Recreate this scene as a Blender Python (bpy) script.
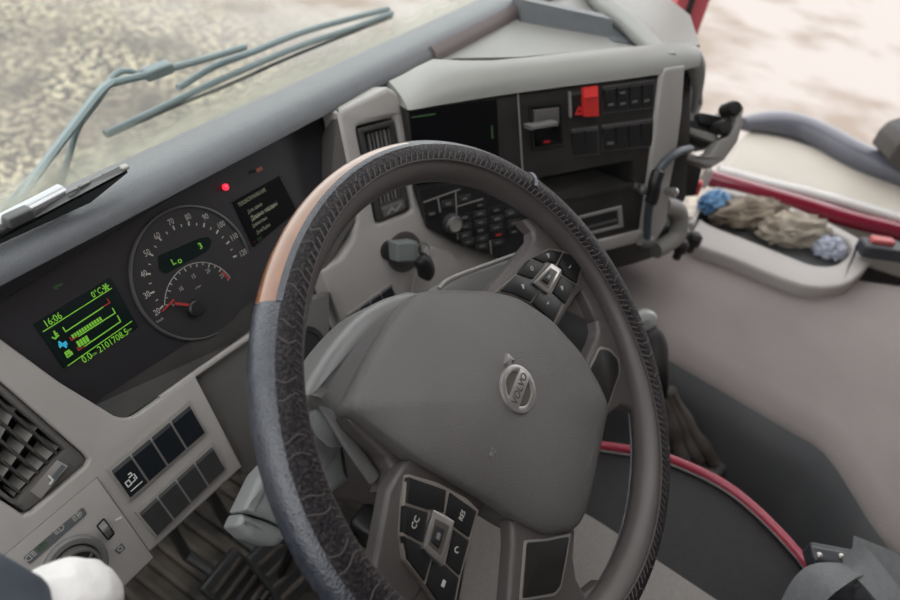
import bpy, math, random
from mathutils import Vector as V, Matrix, noise
from mathutils.geometry import tessellate_polygon
random.seed(4)
for o in list(bpy.data.objects): bpy.data.objects.remove(o)
S = bpy.context.scene
COL = S.collection
# ------------------------------------------------------------ camera (solved from the wheel rim and the dash lines)
FPX = 665.0
CAM = V((-0.36465, -0.11187, 1.22328))
RX = V((0.51592, -0.84918, 0.11277)); RD = V((-0.52596, -0.41791, -0.74075)); RF = V((0.67616, 0.32285, -0.66225))
cam_d = bpy.data.cameras.new('camera'); cam = bpy.data.objects.new('camera', cam_d); COL.objects.link(cam)
M = Matrix.Identity(4)
for r in range(3):
    M[r][0] = RX[r]; M[r][1] = -RD[r]; M[r][2] = -RF[r]; M[r][3] = CAM[r]
cam.matrix_world = M
cam_d.sensor_width = 36; cam_d.lens = FPX / 900 * 36
cam_d.clip_start = 0.01; cam_d.clip_end = 300
cam_d.dof.use_dof = True; cam_d.dof.focus_distance = 0.56; cam_d.dof.aperture_fstop = 4.8
S.camera = cam
# ------------------------------------------------------------ light: an overcast winter sky
W = bpy.data.worlds.new('sky'); S.world = W; W.use_nodes = True
bgn = W.node_tree.nodes['Background']; bgn.inputs[0].default_value = (0.985, 0.99, 1.0, 1); bgn.inputs[1].default_value = 1.0
S.view_settings.view_transform = 'Standard'; S.view_settings.look = 'None'
S.view_settings.gamma = 1; S.view_settings.use_curve_mapping = False
S.view_settings.exposure = 1.36

# ------------------------------------------------------------ materials
MATS = {}
def mat(name, col, rough=0.55, metal=0.0, col2=None, nscale=30, namt=0.5, bump=0.0, bscale=400, spec=0.5, coat=0.0, emit=0.0, ramp=(0.35, 0.65), detail=4):
    m = bpy.data.materials.new(name); m.use_nodes = True
    nt = m.node_tree; b = nt.nodes['Principled BSDF']
    b.inputs['Base Color'].default_value = (*col, 1); b.inputs['Roughness'].default_value = rough
    b.inputs['Metallic'].default_value = metal; b.inputs['Specular IOR Level'].default_value = spec
    b.inputs['Coat Weight'].default_value = coat; b.inputs['Coat Roughness'].default_value = 0.05
    if emit:
        b.inputs['Emission Color'].default_value = (*col, 1); b.inputs['Emission Strength'].default_value = emit
    tc = nt.nodes.new('ShaderNodeTexCoord')
    if col2:
        n = nt.nodes.new('ShaderNodeTexNoise'); n.inputs['Scale'].default_value = nscale; n.inputs['Detail'].default_value = detail
        nt.links.new(tc.outputs['Object'], n.inputs['Vector'])
        r = nt.nodes.new('ShaderNodeValToRGB'); r.color_ramp.elements[0].position = ramp[0]; r.color_ramp.elements[1].position = ramp[1]
        r.color_ramp.elements[0].color = (*col, 1)
        r.color_ramp.elements[1].color = (*[a + (c - a) * namt for a, c in zip(col, col2)], 1)
        nt.links.new(n.outputs['Fac'], r.inputs['Fac']); nt.links.new(r.outputs['Color'], b.inputs['Base Color'])
    if bump:
        n2 = nt.nodes.new('ShaderNodeTexNoise'); n2.inputs['Scale'].default_value = bscale; n2.inputs['Detail'].default_value = 2
        nt.links.new(tc.outputs['Object'], n2.inputs['Vector'])
        bp = nt.nodes.new('ShaderNodeBump'); bp.inputs['Strength'].default_value = bump; bp.inputs['Distance'].default_value = 0.001
        nt.links.new(n2.outputs['Fac'], bp.inputs['Height']); nt.links.new(bp.outputs['Normal'], b.inputs['Normal'])
    MATS[name] = m
    return m
mat('trim', (0.345, 0.328, 0.312), 0.5, col2=(0.30, 0.28, 0.262), nscale=14, namt=0.6, bump=0.25, bscale=900)
mat('trim_top', (0.262, 0.26, 0.243), 0.42, col2=(0.235, 0.232, 0.216), nscale=10, bump=0.2, bscale=900)
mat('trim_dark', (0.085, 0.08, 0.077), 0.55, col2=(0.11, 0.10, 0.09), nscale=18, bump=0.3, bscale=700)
mat('hood', (0.100, 0.107, 0.115), 0.42, col2=(0.118, 0.125, 0.132), nscale=60, bump=0.6, bscale=600)
mat('headliner', (0.42, 0.40, 0.37), 0.9)
mat('hood_side', (0.16, 0.13, 0.125), 0.6, bump=0.4, bscale=600)
mat('cluster', (0.017, 0.0155, 0.018), 0.42, col2=(0.026, 0.024, 0.027), nscale=16, bump=0.15, bscale=500)
mat('dial', (0.018, 0.0165, 0.0175), 0.5, col2=(0.024, 0.022, 0.023), nscale=20)
mat('ring', (0.085, 0.083, 0.083), 0.4, col2=(0.05, 0.05, 0.05), nscale=9)
mat('lcd', (0.005, 0.011, 0.010), 0.3, col2=(0.008, 0.015, 0.014), nscale=30, spec=0.2)
mat('lcd_dim', (0.004, 0.004, 0.005), 0.3, spec=0.15)
mat('green', (0.17, 0.45, 0.04), 0.5, emit=0.11)
mat('green_dim', (0.04, 0.09, 0.03), 0.5, emit=0.05)
mat('blue_lit', (0.02, 0.22, 0.32), 0.5, emit=0.4)
mat('red_lit', (0.9, 0.02, 0.05), 0.5, emit=0.6)
mat('red_dim', (0.28, 0.025, 0.022), 0.5, emit=0.04)
mat('amber_dim', (0.16, 0.05, 0.025), 0.5, emit=0.1)
mat('print_grey', (0.42, 0.40, 0.37), 0.6)
mat('print_yellow', (0.25, 0.26, 0.18), 0.6, emit=0.06)
mat('print_dim', (0.13, 0.125, 0.12), 0.6)
mat('print_white', (0.62, 0.62, 0.60), 0.6)
mat('black', (0.010, 0.010, 0.011), 0.42, col2=(0.018, 0.017, 0.017), nscale=40)
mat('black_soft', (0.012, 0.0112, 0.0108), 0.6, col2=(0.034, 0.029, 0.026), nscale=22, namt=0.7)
mat('switch_dark', (0.008, 0.011, 0.015), 0.35, col2=(0.014, 0.016, 0.019), nscale=120)
mat('switch_grey', (0.026, 0.026, 0.026), 0.55, col2=(0.036, 0.035, 0.034), nscale=120)
mat('switch_edge', (0.24, 0.225, 0.21), 0.4)
mat('wheel_grey', (0.080, 0.070, 0.067), 0.42, col2=(0.066, 0.057, 0.054), nscale=16, bump=0.15, bscale=900)
mat('hub_grey', (0.122, 0.115, 0.112), 0.40, col2=(0.088, 0.080, 0.076), nscale=9, bump=0.9, bscale=1300)
mat('hub_back', (0.155, 0.152, 0.150), 0.36, col2=(0.135, 0.13, 0.127), nscale=12, bump=0.2, bscale=700)
mat('spoke_edge', (0.20, 0.19, 0.175), 0.4, col2=(0.15, 0.14, 0.13), nscale=40)
mat('leather', (0.024, 0.028, 0.038), 0.26, col2=(0.045, 0.050, 0.062), nscale=120, bump=0.7, bscale=600, spec=0.8)
mat('leather_worn', (0.006, 0.005, 0.007), 0.55, col2=(0.040, 0.033, 0.034), nscale=480, namt=0.9, bump=1.0, bscale=420, ramp=(0.47, 0.66), spec=0.3)
mat('thread', (0.058, 0.049, 0.046), 0.7)
mat('wood', (0.20, 0.075, 0.026), 0.3, col2=(0.13, 0.045, 0.015), nscale=60, coat=1.0)
mat('chrome', (0.55, 0.53, 0.51), 0.28, metal=0.9, col2=(0.38, 0.36, 0.34), nscale=60)
mat('emblem', (0.46, 0.44, 0.43), 0.33, metal=0.75, col2=(0.34, 0.32, 0.31), nscale=150)
mat('emblem_dark', (0.10, 0.09, 0.08), 0.45, metal=0.4)
mat('stalk', (0.20, 0.205, 0.205), 0.42, col2=(0.17, 0.17, 0.17), nscale=30, bump=0.2, bscale=800)
mat('pad', (0.009, 0.0092, 0.0098), 0.4, col2=(0.016, 0.0155, 0.0155), nscale=60, spec=0.3)
mat('pad_insert', (0.012, 0.011, 0.0105), 0.42, col2=(0.022, 0.02, 0.019), nscale=60, spec=0.35)
mat('pad_line', (0.19, 0.165, 0.145), 0.5)
mat('seat_mid', (0.235, 0.215, 0.20), 0.7, col2=(0.17, 0.155, 0.145), nscale=400, bump=0.6, bscale=700)
mat('seat_dark', (0.013, 0.012, 0.0125), 0.6, col2=(0.020, 0.018, 0.018), nscale=60, bump=0.5, bscale=500, spec=0.3)
mat('piping', (0.36, 0.025, 0.055), 0.3, col2=(0.28, 0.02, 0.04), nscale=40, coat=0.3)
mat('piping_edge', (0.20, 0.185, 0.175), 0.6)
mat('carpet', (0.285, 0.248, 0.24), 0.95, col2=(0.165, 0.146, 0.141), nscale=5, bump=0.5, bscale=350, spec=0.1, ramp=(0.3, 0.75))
mat('tunnel_shaded_side', (0.075, 0.076, 0.08), 0.7, col2=(0.11, 0.11, 0.115), nscale=7, bump=0.4, bscale=350)
mat('boot', (0.12, 0.103, 0.092), 0.5, col2=(0.08, 0.068, 0.06), nscale=30)
mat('cable', (0.055, 0.064, 0.074), 0.45)
mat('tray', (0.46, 0.425, 0.405), 0.5, col2=(0.40, 0.37, 0.35), nscale=8)
mat('tray_in', (0.045, 0.047, 0.048), 0.6)
mat('rag', (0.36, 0.30, 0.235), 0.9, col2=(0.12, 0.085, 0.065), nscale=14, namt=0.9, ramp=(0.42, 0.60))
mat('rag_pale', (0.50, 0.44, 0.36), 0.9, col2=(0.28, 0.23, 0.18), nscale=18)
mat('tissue', (0.55, 0.58, 0.68), 0.6, col2=(0.33, 0.36, 0.50), nscale=22)
mat('blue_cloth', (0.10, 0.25, 0.48), 0.6, col2=(0.22, 0.38, 0.55), nscale=30)
mat('pseat_mid', (0.56, 0.52, 0.45), 0.55, col2=(0.50, 0.46, 0.40), nscale=10)
mat('burgundy', (0.24, 0.012, 0.035), 0.16, coat=0.6)
mat('pseat_edge', (0.14, 0.145, 0.175), 0.28)
mat('pseat_highlight', (0.62, 0.60, 0.58), 0.25)
mat('belt', (0.14, 0.145, 0.148), 0.6, col2=(0.10, 0.104, 0.106), nscale=160, bump=0.5, bscale=700)
mat('buckle', (0.030, 0.032, 0.040), 0.4, col2=(0.05, 0.05, 0.055), nscale=60)
mat('buckle_red', (0.55, 0.12, 0.12), 0.4)
mat('rubber', (0.05, 0.044, 0.04), 0.75, col2=(0.20, 0.165, 0.135), nscale=11, namt=0.9, bump=0.8, bscale=120, ramp=(0.4, 0.68), detail=8)
mat('metal_dark', (0.10, 0.10, 0.10), 0.45, metal=0.6)
mat('red_paint', (0.62, 0.11, 0.13), 0.3, coat=0.5)
mat('seal', (0.02, 0.02, 0.022), 0.6)
mat('red_plastic', (0.62, 0.035, 0.03), 0.4, col2=(0.5, 0.03, 0.03), nscale=60)
mat('wiper', (0.20, 0.25, 0.265), 0.6, col2=(0.26, 0.30, 0.31), nscale=12)
mat('tablet_metal', (0.42, 0.43, 0.44), 0.25, metal=0.8)
mat('white_cloth', (0.80, 0.77, 0.75), 0.9, bump=0.8, bscale=260)
mat('dark_cloth', (0.045, 0.054, 0.070), 0.85, col2=(0.075, 0.086, 0.105), nscale=12, bump=0.6, bscale=500)
mat('slat', (0.030, 0.029, 0.028), 0.5, col2=(0.05, 0.048, 0.045), nscale=50)
mat('vane', (0.40, 0.38, 0.35), 0.55, col2=(0.30, 0.28, 0.26), nscale=50)
mat('key_plastic', (0.16, 0.175, 0.17), 0.4)
mat('knob_cap', (0.46, 0.47, 0.45), 0.35)
mat('cup_grey', (0.25, 0.238, 0.222), 0.5)

def ground_material():
    m = bpy.data.materials.new('ground'); m.use_nodes = True
    nt = m.node_tree; b = nt.nodes['Principled BSDF']; b.inputs['Roughness'].default_value = 0.9
    g = nt.nodes.new('ShaderNodeNewGeometry')
    def noise_ramp(scale, detail, p0, p1, c0, c1, dist=0.0):
        n = nt.nodes.new('ShaderNodeTexNoise'); n.inputs['Scale'].default_value = scale; n.inputs['Detail'].default_value = detail; n.inputs['Distortion'].default_value = dist
        nt.links.new(g.outputs['Position'], n.inputs['Vector'])
        r = nt.nodes.new('ShaderNodeValToRGB'); r.color_ramp.elements[0].position = p0; r.color_ramp.elements[1].position = p1
        r.color_ramp.elements[0].color = (*c0, 1); r.color_ramp.elements[1].color = (*c1, 1)
        nt.links.new(n.outputs['Fac'], r.inputs['Fac']); return r
    def mix(f, a, c):
        x = nt.nodes.new('ShaderNodeMixRGB'); nt.links.new(f.outputs['Color'], x.inputs[0]); nt.links.new(a.outputs['Color'], x.inputs[1]); nt.links.new(c.outputs['Color'], x.inputs[2]); return x
    bl, wh = (0, 0, 0), (1, 1, 1)
    mud = noise_ramp(1.3, 5, 0.35, 0.65, (0.085, 0.077, 0.07), (0.145, 0.125, 0.108))
    clod = noise_ramp(60, 1, 0.4, 0.6, (0.42, 0.38, 0.29), (0.34, 0.29, 0.20))
    mask = noise_ramp(17, 2, 0.50, 0.54, bl, wh, 0.4)
    patch = noise_ramp(0.8, 3, 0.36, 0.52, bl, wh)
    mm = nt.nodes.new('ShaderNodeMixRGB'); mm.blend_type = 'MULTIPLY'; mm.inputs[0].default_value = 1
    nt.links.new(mask.outputs['Color'], mm.inputs[1]); nt.links.new(patch.outputs['Color'], mm.inputs[2])
    left = mix(mm, mud, clod)
    slush = noise_ramp(1.1, 7, 0.34, 0.52, (0.235, 0.187, 0.152), (0.355, 0.318, 0.292))
    # the trodden snow lies to the right of the truck
    sx = nt.nodes.new('ShaderNodeSeparateXYZ'); nt.links.new(g.outputs['Position'], sx.inputs[0])
    mr = nt.nodes.new('ShaderNodeMapRange'); mr.inputs[1].default_value = 3.2; mr.inputs[2].default_value = 5.5
    nt.links.new(sx.outputs['X'], mr.inputs[0])
    x = nt.nodes.new('ShaderNodeMixRGB'); nt.links.new(mr.outputs[0], x.inputs[0]); nt.links.new(left.outputs['Color'], x.inputs[1]); nt.links.new(slush.outputs['Color'], x.inputs[2])
    nt.links.new(x.outputs['Color'], b.inputs['Base Color'])
    MATS['ground'] = m
ground_material()

def glass_material():
    m = bpy.data.materials.new('windscreen_glass'); m.use_nodes = True
    nt = m.node_tree; nt.nodes.clear()
    out = nt.nodes.new('ShaderNodeOutputMaterial'); tr = nt.nodes.new('ShaderNodeBsdfTransparent'); tr.inputs[0].default_value = (0.95, 0.97, 0.96, 1)
    d = nt.nodes.new('ShaderNodeBsdfDiffuse'); d.inputs[0].default_value = (0.62, 0.64, 0.56, 1)
    tl = nt.nodes.new('ShaderNodeBsdfTranslucent'); tl.inputs[0].default_value = (0.66, 0.67, 0.59, 1)
    film = nt.nodes.new('ShaderNodeMixShader'); film.inputs[0].default_value = 0.6
    nt.links.new(d.outputs[0], film.inputs[1]); nt.links.new(tl.outputs[0], film.inputs[2])
    g = nt.nodes.new('ShaderNodeNewGeometry'); sx = nt.nodes.new('ShaderNodeSeparateXYZ'); nt.links.new(g.outputs['Position'], sx.inputs[0])
    n = nt.nodes.new('ShaderNodeTexNoise'); n.inputs['Scale'].default_value = 14; n.inputs['Detail'].default_value = 5; nt.links.new(g.outputs['Position'], n.inputs['Vector'])
    ad = nt.nodes.new('ShaderNodeMath'); ad.operation = 'MULTIPLY_ADD'; ad.inputs[1].default_value = 0.06; nt.links.new(n.outputs['Fac'], ad.inputs[0]); nt.links.new(sx.outputs['Z'], ad.inputs[2])
    r = nt.nodes.new('ShaderNodeMapRange'); r.inputs[1].default_value = 0.79; r.inputs[2].default_value = 0.75; r.inputs[3].default_value = 0.015; r.inputs[4].default_value = 0.5
    nt.links.new(ad.outputs[0], r.inputs[0])
    mx = nt.nodes.new('ShaderNodeMixShader'); nt.links.new(r.outputs[0], mx.inputs[0]); nt.links.new(tr.outputs[0], mx.inputs[1]); nt.links.new(film.outputs[0], mx.inputs[2])
    nt.links.new(mx.outputs[0], out.inputs[0])
    MATS['glass'] = m
glass_material()

# ------------------------------------------------------------ geometry helpers
ORG = {}
def setlab(o, label=None, cat=None, group=None, kind=None):
    if label: o['label'] = label
    if cat: o['category'] = cat
    if group: o['group'] = group
    if kind: o['kind'] = kind
    return o
def thing(name, label, cat, loc, group=None):
    o = bpy.data.objects.new(name, None); COL.objects.link(o); o.location = loc; o.empty_display_size = 0.03
    ORG[o] = V(loc); return setlab(o, label, cat, group)
def mk(name, vs, fs, m, parent=None, smooth=38, label=None, kind=None):
    vs = [V(v) for v in vs]
    if parent is not None: org = ORG[parent]
    else:
        xs = [v.x for v in vs]; ys = [v.y for v in vs]; zs = [v.z for v in vs]
        org = V(((min(xs) + max(xs)) / 2, (min(ys) + max(ys)) / 2, min(zs)))
    me = bpy.data.meshes.new(name); me.from_pydata([tuple(v - org) for v in vs], [], [tuple(f) for f in fs])
    import bmesh
    bm = bmesh.new(); bm.from_mesh(me); bmesh.ops.remove_doubles(bm, verts=bm.verts, dist=1e-6)
    bmesh.ops.recalc_face_normals(bm, faces=bm.faces); bm.to_mesh(me); bm.free()
    if smooth:
        me.polygons.foreach_set('use_smooth', [True] * len(me.polygons)); me.set_sharp_from_angle(angle=math.radians(smooth))
    me.materials.append(MATS[m]); me.update()
    o = bpy.data.objects.new(name, me); COL.objects.link(o)
    ORG[o] = org
    if parent is not None: o.parent = parent
    else: o.location = org
    if label: o['label'] = label
    if kind: o['kind'] = kind
    return o
def join(*parts):
    vs, fs = [], []
    for v, f in parts:
        n = len(vs); vs += list(v); fs += [tuple(i + n for i in q) for q in f]
    return vs, fs
def ray(x, y): return (RX * (x - 450) + RD * (y - 300) + RF * FPX).normalized()
class Plane:
    def __init__(s, o, u, v): s.o = V(o); s.u = V(u).normalized(); s.v = V(v).normalized(); s.n = s.u.cross(s.v).normalized()
    def at(s, x, y, off=0.0):
        d = ray(x, y); p = s.o + s.n * off
        return CAM + d * ((p - CAM).dot(s.n) / d.dot(s.n))
    def uv(s, x, y, off=0.0):
        q = s.at(x, y, off) - s.o; return (q.dot(s.u), q.dot(s.v))
    def w(s, u, v, off=0.0): return s.o + s.u * u + s.v * v + s.n * off
def leaned(dist, ref, psi, lean):
    a, l = math.radians(psi), math.radians(lean)
    h = V((math.cos(a), -math.sin(a), 0)); back = V((-math.sin(a), -math.cos(a), 0))
    n = back * math.cos(l) + V((0, 0, math.sin(l)))
    return Plane(CAM + ray(*ref) * dist, h, n.cross(h))
CL = leaned(0.68, (193, 272), 0, 28)      # instrument cluster
LP = leaned(0.66, (170, 470), 0, 35)      # left switch panel
MP = leaned(0.80, (385, 170), 20, 23)     # middle panel with vent and ignition
CP = leaned(0.95, (600, 130), 32, 17)     # centre console facing the driver
T41, R15 = math.radians(41), math.radians(15)
E1, E2 = V((1, 0, 0)), V((0, math.cos(T41), math.sin(T41)))
WP = Plane((0, 0, 0.8), E1 * math.cos(R15) + E2 * math.sin(R15), E2 * math.cos(R15) - E1 * math.sin(R15))
def flat(z): return Plane((0, 0, z), (1, 0, 0), (0, 1, 0))

def fillet(pts, r, seg=4):
    out = []; n = len(pts)
    for i in range(n):
        p0, p, p1 = V(pts[i - 1][:2]), V(pts[i][:2]), V(pts[(i + 1) % n][:2])
        a, b = p0 - p, p1 - p
        k = min(r, a.length * 0.45, b.length * 0.45)
        if k < 1e-9: out.append(tuple(p)); continue
        A, B = p + a.normalized() * k, p + b.normalized() * k
        for j in range(seg + 1):
            t = j / seg; q = A * (1 - t) ** 2 + p * 2 * t * (1 - t) + B * t * t
            out.append((q.x, q.y))
    return out
def smooth_closed(pts, seg=6):
    out = []; n = len(pts)
    for i in range(n):
        p = [V(pts[(i + k - 1) % n][:2]) for k in range(4)]
        for j in range(seg):
            t = j / seg
            q = 0.5 * ((2 * p[1]) + (p[2] - p[0]) * t + (2 * p[0] - 5 * p[1] + 4 * p[2] - p[3]) * t * t + (3 * p[1] - p[0] - 3 * p[2] + p[3]) * t ** 3)
            out.append((q.x, q.y))
    return out
def smooth_open(pts, seg=6):
    out = []; n = len(pts)
    for i in range(n - 1):
        p = [V(pts[max(0, min(n - 1, i + k - 1))]) for k in range(4)]
        for j in range(seg):
            t = j / seg
            out.append(0.5 * ((2 * p[1]) + (p[2] - p[0]) * t + (2 * p[0] - 5 * p[1] + 4 * p[2] - p[3]) * t * t + (3 * p[1] - p[0] - 3 * p[2] + p[3]) * t ** 3))
    out.append(V(pts[-1])); return out
def area2(p): return sum(p[i - 1][0] * p[i][1] - p[i][0] * p[i - 1][1] for i in range(len(p)))
def inset(p, d):
    n = len(p); out = []
    for i in range(n):
        a, b, c = V(p[i - 1]), V(p[i]), V(p[(i + 1) % n])
        e1, e2 = (b - a), (c - b)
        if e1.length < 1e-9 or e2.length < 1e-9: out.append(tuple(b)); continue
        e1.normalize(); e2.normalize(); n1, n2 = V((-e1.y, e1.x)), V((-e2.y, e2.x))
        m = n1 + n2
        if m.length < 1e-6: out.append(tuple(b)); continue
        m.normalize(); k = d / max(0.45, m.dot(n1)); q = b + m * k; out.append((q.x, q.y))
    return out
def prism(pl, loops, back, front, bev=0.0, seg=2):
    """uv loops (first outer, others holes) -> solid between two offsets with a rounded front rim"""
    L = []
    for i, p in enumerate(loops):
        p = list(p)
        if (area2(p) > 0) != (i == 0): p = p[::-1]
        L.append(p)
    layers = [(0, back)]
    if bev > 0:
        for k in range(seg + 1):
            a = math.pi / 2 * k / seg; layers.append((bev * (1 - math.cos(a)), front - bev + bev * math.sin(a)))
    else: layers.append((0, front))
    vs, fs, base = [], [], []
    for d, off in layers:
        row = []
        for p in L:
            q = inset(p, d) if d > 0 else p
            row.append(len(vs)); vs += [pl.w(u, v, off) for u, v in q]
        base.append(row)
    for k in range(len(layers) - 1):
        for li, p in enumerate(L):
            n = len(p); a, b = base[k][li], base[k + 1][li]
            for i in range(n): fs.append((a + i, a + (i + 1) % n, b + (i + 1) % n, b + i))
    tri = tessellate_polygon([[V((u, v, 0)) for u, v in p] for p in L])
    idx = []
    for k in (0, len(layers) - 1):
        m = []
        for li, p in enumerate(L): m += [base[k][li] + i for i in range(len(p))]
        idx.append(m)
    for t in tri:
        fs.append(tuple(idx[1][i] for i in t)); fs.append(tuple(idx[0][i] for i in reversed(t)))
    return vs, fs
def pp(pl, pts, off=0.0): return [pl.uv(x, y, off) for x, y in pts]
def plate(name, pl, pts, back, front, m, parent=None, bev=0.0, holes=(), rnd=0, seg=2, **k):
    f = (lambda q: fillet(q, rnd)) if rnd else (lambda q: q)
    vs, fs = prism(pl, [pp(pl, f(pts), front)] + [pp(pl, h, front) for h in holes], back, front, bev, seg)
    return mk(name, vs, fs, m, parent, **k)
def quad_bil(q, s, t):
    a, b, c, d = [V(p) for p in q]   # TL TR BR BL
    return (a * (1 - s) + b * s) * (1 - t) + (d * (1 - s) + c * s) * t
def sub_quad(q, s0, s1, t0, t1): return [tuple(quad_bil(q, s, t)) for s, t in ((s0, t0), (s1, t0), (s1, t1), (s0, t1))]
def tube(path, rad, n=10, caps=True, flatten=None):
    path = [V(p) for p in path]; N = len(path); vs, fs = [], []
    rr = rad if isinstance(rad, (list, tuple)) else [rad] * N
    up = V((0.13, 0.21, 0.97)); prev = None
    for i, p in enumerate(path):
        t = (path[min(N - 1, i + 1)] - path[max(0, i - 1)]).normalized()
        if prev is None: a = t.cross(up); a = a.normalized() if a.length > 1e-4 else t.orthogonal().normalized()
        else: a = (prev - t * prev.dot(t)).normalized()
        prev = a; b = t.cross(a)
        for j in range(n):
            g = 2 * math.pi * j / n; vs.append(p + a * rr[i] * math.cos(g) + b * rr[i] * math.sin(g) * (flatten or 1))
    for i in range(N - 1):
        for j in range(n): fs.append((i * n + j, i * n + (j + 1) % n, (i + 1) * n + (j + 1) % n, (i + 1) * n + j))
    if caps: fs.append(tuple(range(n))[::-1]); fs.append(tuple((N - 1) * n + j for j in range(n)))
    return vs, fs
def lathe(pl, u, v, prof, n=40):
    """profile of (radius, offset) about the plane normal at (u,v)"""
    vs, fs = [], []
    for r, h in prof:
        for j in range(n):
            g = 2 * math.pi * j / n; vs.append(pl.w(u + r * math.cos(g), v + r * math.sin(g), h))
    for i in range(len(prof) - 1):
        for j in range(n): fs.append((i * n + j, i * n + (j + 1) % n, (i + 1) * n + (j + 1) % n, (i + 1) * n + j))
    fs.append(tuple(range(n))); fs.append(tuple((len(prof) - 1) * n + j for j in range(n)))
    return vs, fs
def loft(secs, closed=True, caps=True):
    n = len(secs[0]); vs = [V(p) for s in secs for p in s]; fs = []
    for i in range(len(secs) - 1):
        for j in range(n if closed else n - 1):
            fs.append((i * n + j, i * n + (j + 1) % n, (i + 1) * n + (j + 1) % n, (i + 1) * n + j))
    if caps and closed: fs.append(tuple(range(n))[::-1]); fs.append(tuple((len(secs) - 1) * n + j for j in range(n)))
    return vs, fs
def rbox(c, ax, ay, az, sx, sy, sz, r=0.003):
    """box with rounded edges in z-profile, axes ax ay az, full sizes"""
    pl = Plane(V(c), ax, ay); pl.n = V(az).normalized()
    q = fillet([(-sx / 2, -sy / 2), (sx / 2, -sy / 2), (sx / 2, sy / 2), (-sx / 2, sy / 2)], r * 1.5, 3)
    return prism(pl, [q], -sz / 2, sz / 2, r, 3)
def line_strip(pl, pts, w, off, th=0.0006):
    """thin raised stroke through px points on a plane"""
    out = []
    for a, b in zip(pts[:-1], pts[1:]):
        A, B = V(pl.uv(*a, off)), V(pl.uv(*b, off)); d = (B - A)
        if d.length < 1e-6: continue
        d.normalize(); n = V((-d.y, d.x)) * w / 2; A = A - d * w * 0.3; B = B + d * w * 0.3
        out.append(prism(pl, [[tuple(A + n), tuple(A - n), tuple(B - n), tuple(B + n)]], off - th, off))
    return join(*out)
def uv_strip(pl, pts, w, off, th=0.0005):
    out = []
    for a, b in zip(pts[:-1], pts[1:]):
        A, B = V(a), V(b); d = (B - A).normalized(); n = V((-d.y, d.x)) * w / 2; A = A - d * w * 0.3; B = B + d * w * 0.3
        out.append(prism(pl, [[tuple(A + n), tuple(A - n), tuple(B - n), tuple(B + n)]], off - th, off))
    return join(*out)
_dg = [None]
def text(pl, body, uv, size, off, rot=0.0, th=0.0003, sx=1.0, bold=0.0):
    cu = bpy.data.curves.new('t', 'FONT'); cu.body = body; cu.align_x = 'CENTER'; cu.align_y = 'CENTER'; cu.size = 1; cu.resolution_u = 2; cu.offset = bold
    ob = bpy.data.objects.new('t', cu); COL.objects.link(ob)
    me = bpy.data.meshes.new_from_object(ob.evaluated_get(bpy.context.evaluated_depsgraph_get()))
    c, s = math.cos(rot), math.sin(rot); vs = []
    for v in me.vertices:
        x, y = v.co.x * size * sx, v.co.y * size; vs.append(pl.w(uv[0] + x * c - y * s, uv[1] + x * s + y * c, off))
    fs = [tuple(p.vertices) for p in me.polygons]
    bpy.data.objects.remove(ob); bpy.data.curves.remove(cu); bpy.data.meshes.remove(me)
    return vs, fs
def tpx(pl, body, p, size, off, **k): return text(pl, body, pl.uv(*p, off), size, off, **k)
def crumple(c, sx, sy, sz, seed, amp=0.28, freq=3.0, n=3, ax=0.0):
    import bmesh
    bm = bmesh.new(); bmesh.ops.create_icosphere(bm, subdivisions=n + 1, radius=1)
    vs = []; off = V((seed * 7.1, seed * 3.3, seed * 1.7)); ca, sa = math.cos(ax), math.sin(ax)
    for v in bm.verts:
        p = v.co.copy(); q = p * freq + off
        d = 1 + amp * (1 - 2 * abs(noise.noise(q))) + 0.5 * amp * noise.noise(q * 2.3) - amp * 0.5
        x, y, z = p.x * sx * d, p.y * sy * d, max(-0.45, p.z) * sz * d
        vs.append(V(c) + V((x * ca - y * sa, x * sa + y * ca, z)))
    fs = [tuple(x.index for x in f.verts) for f in bm.faces]; bm.free()
    return vs, fs

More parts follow.
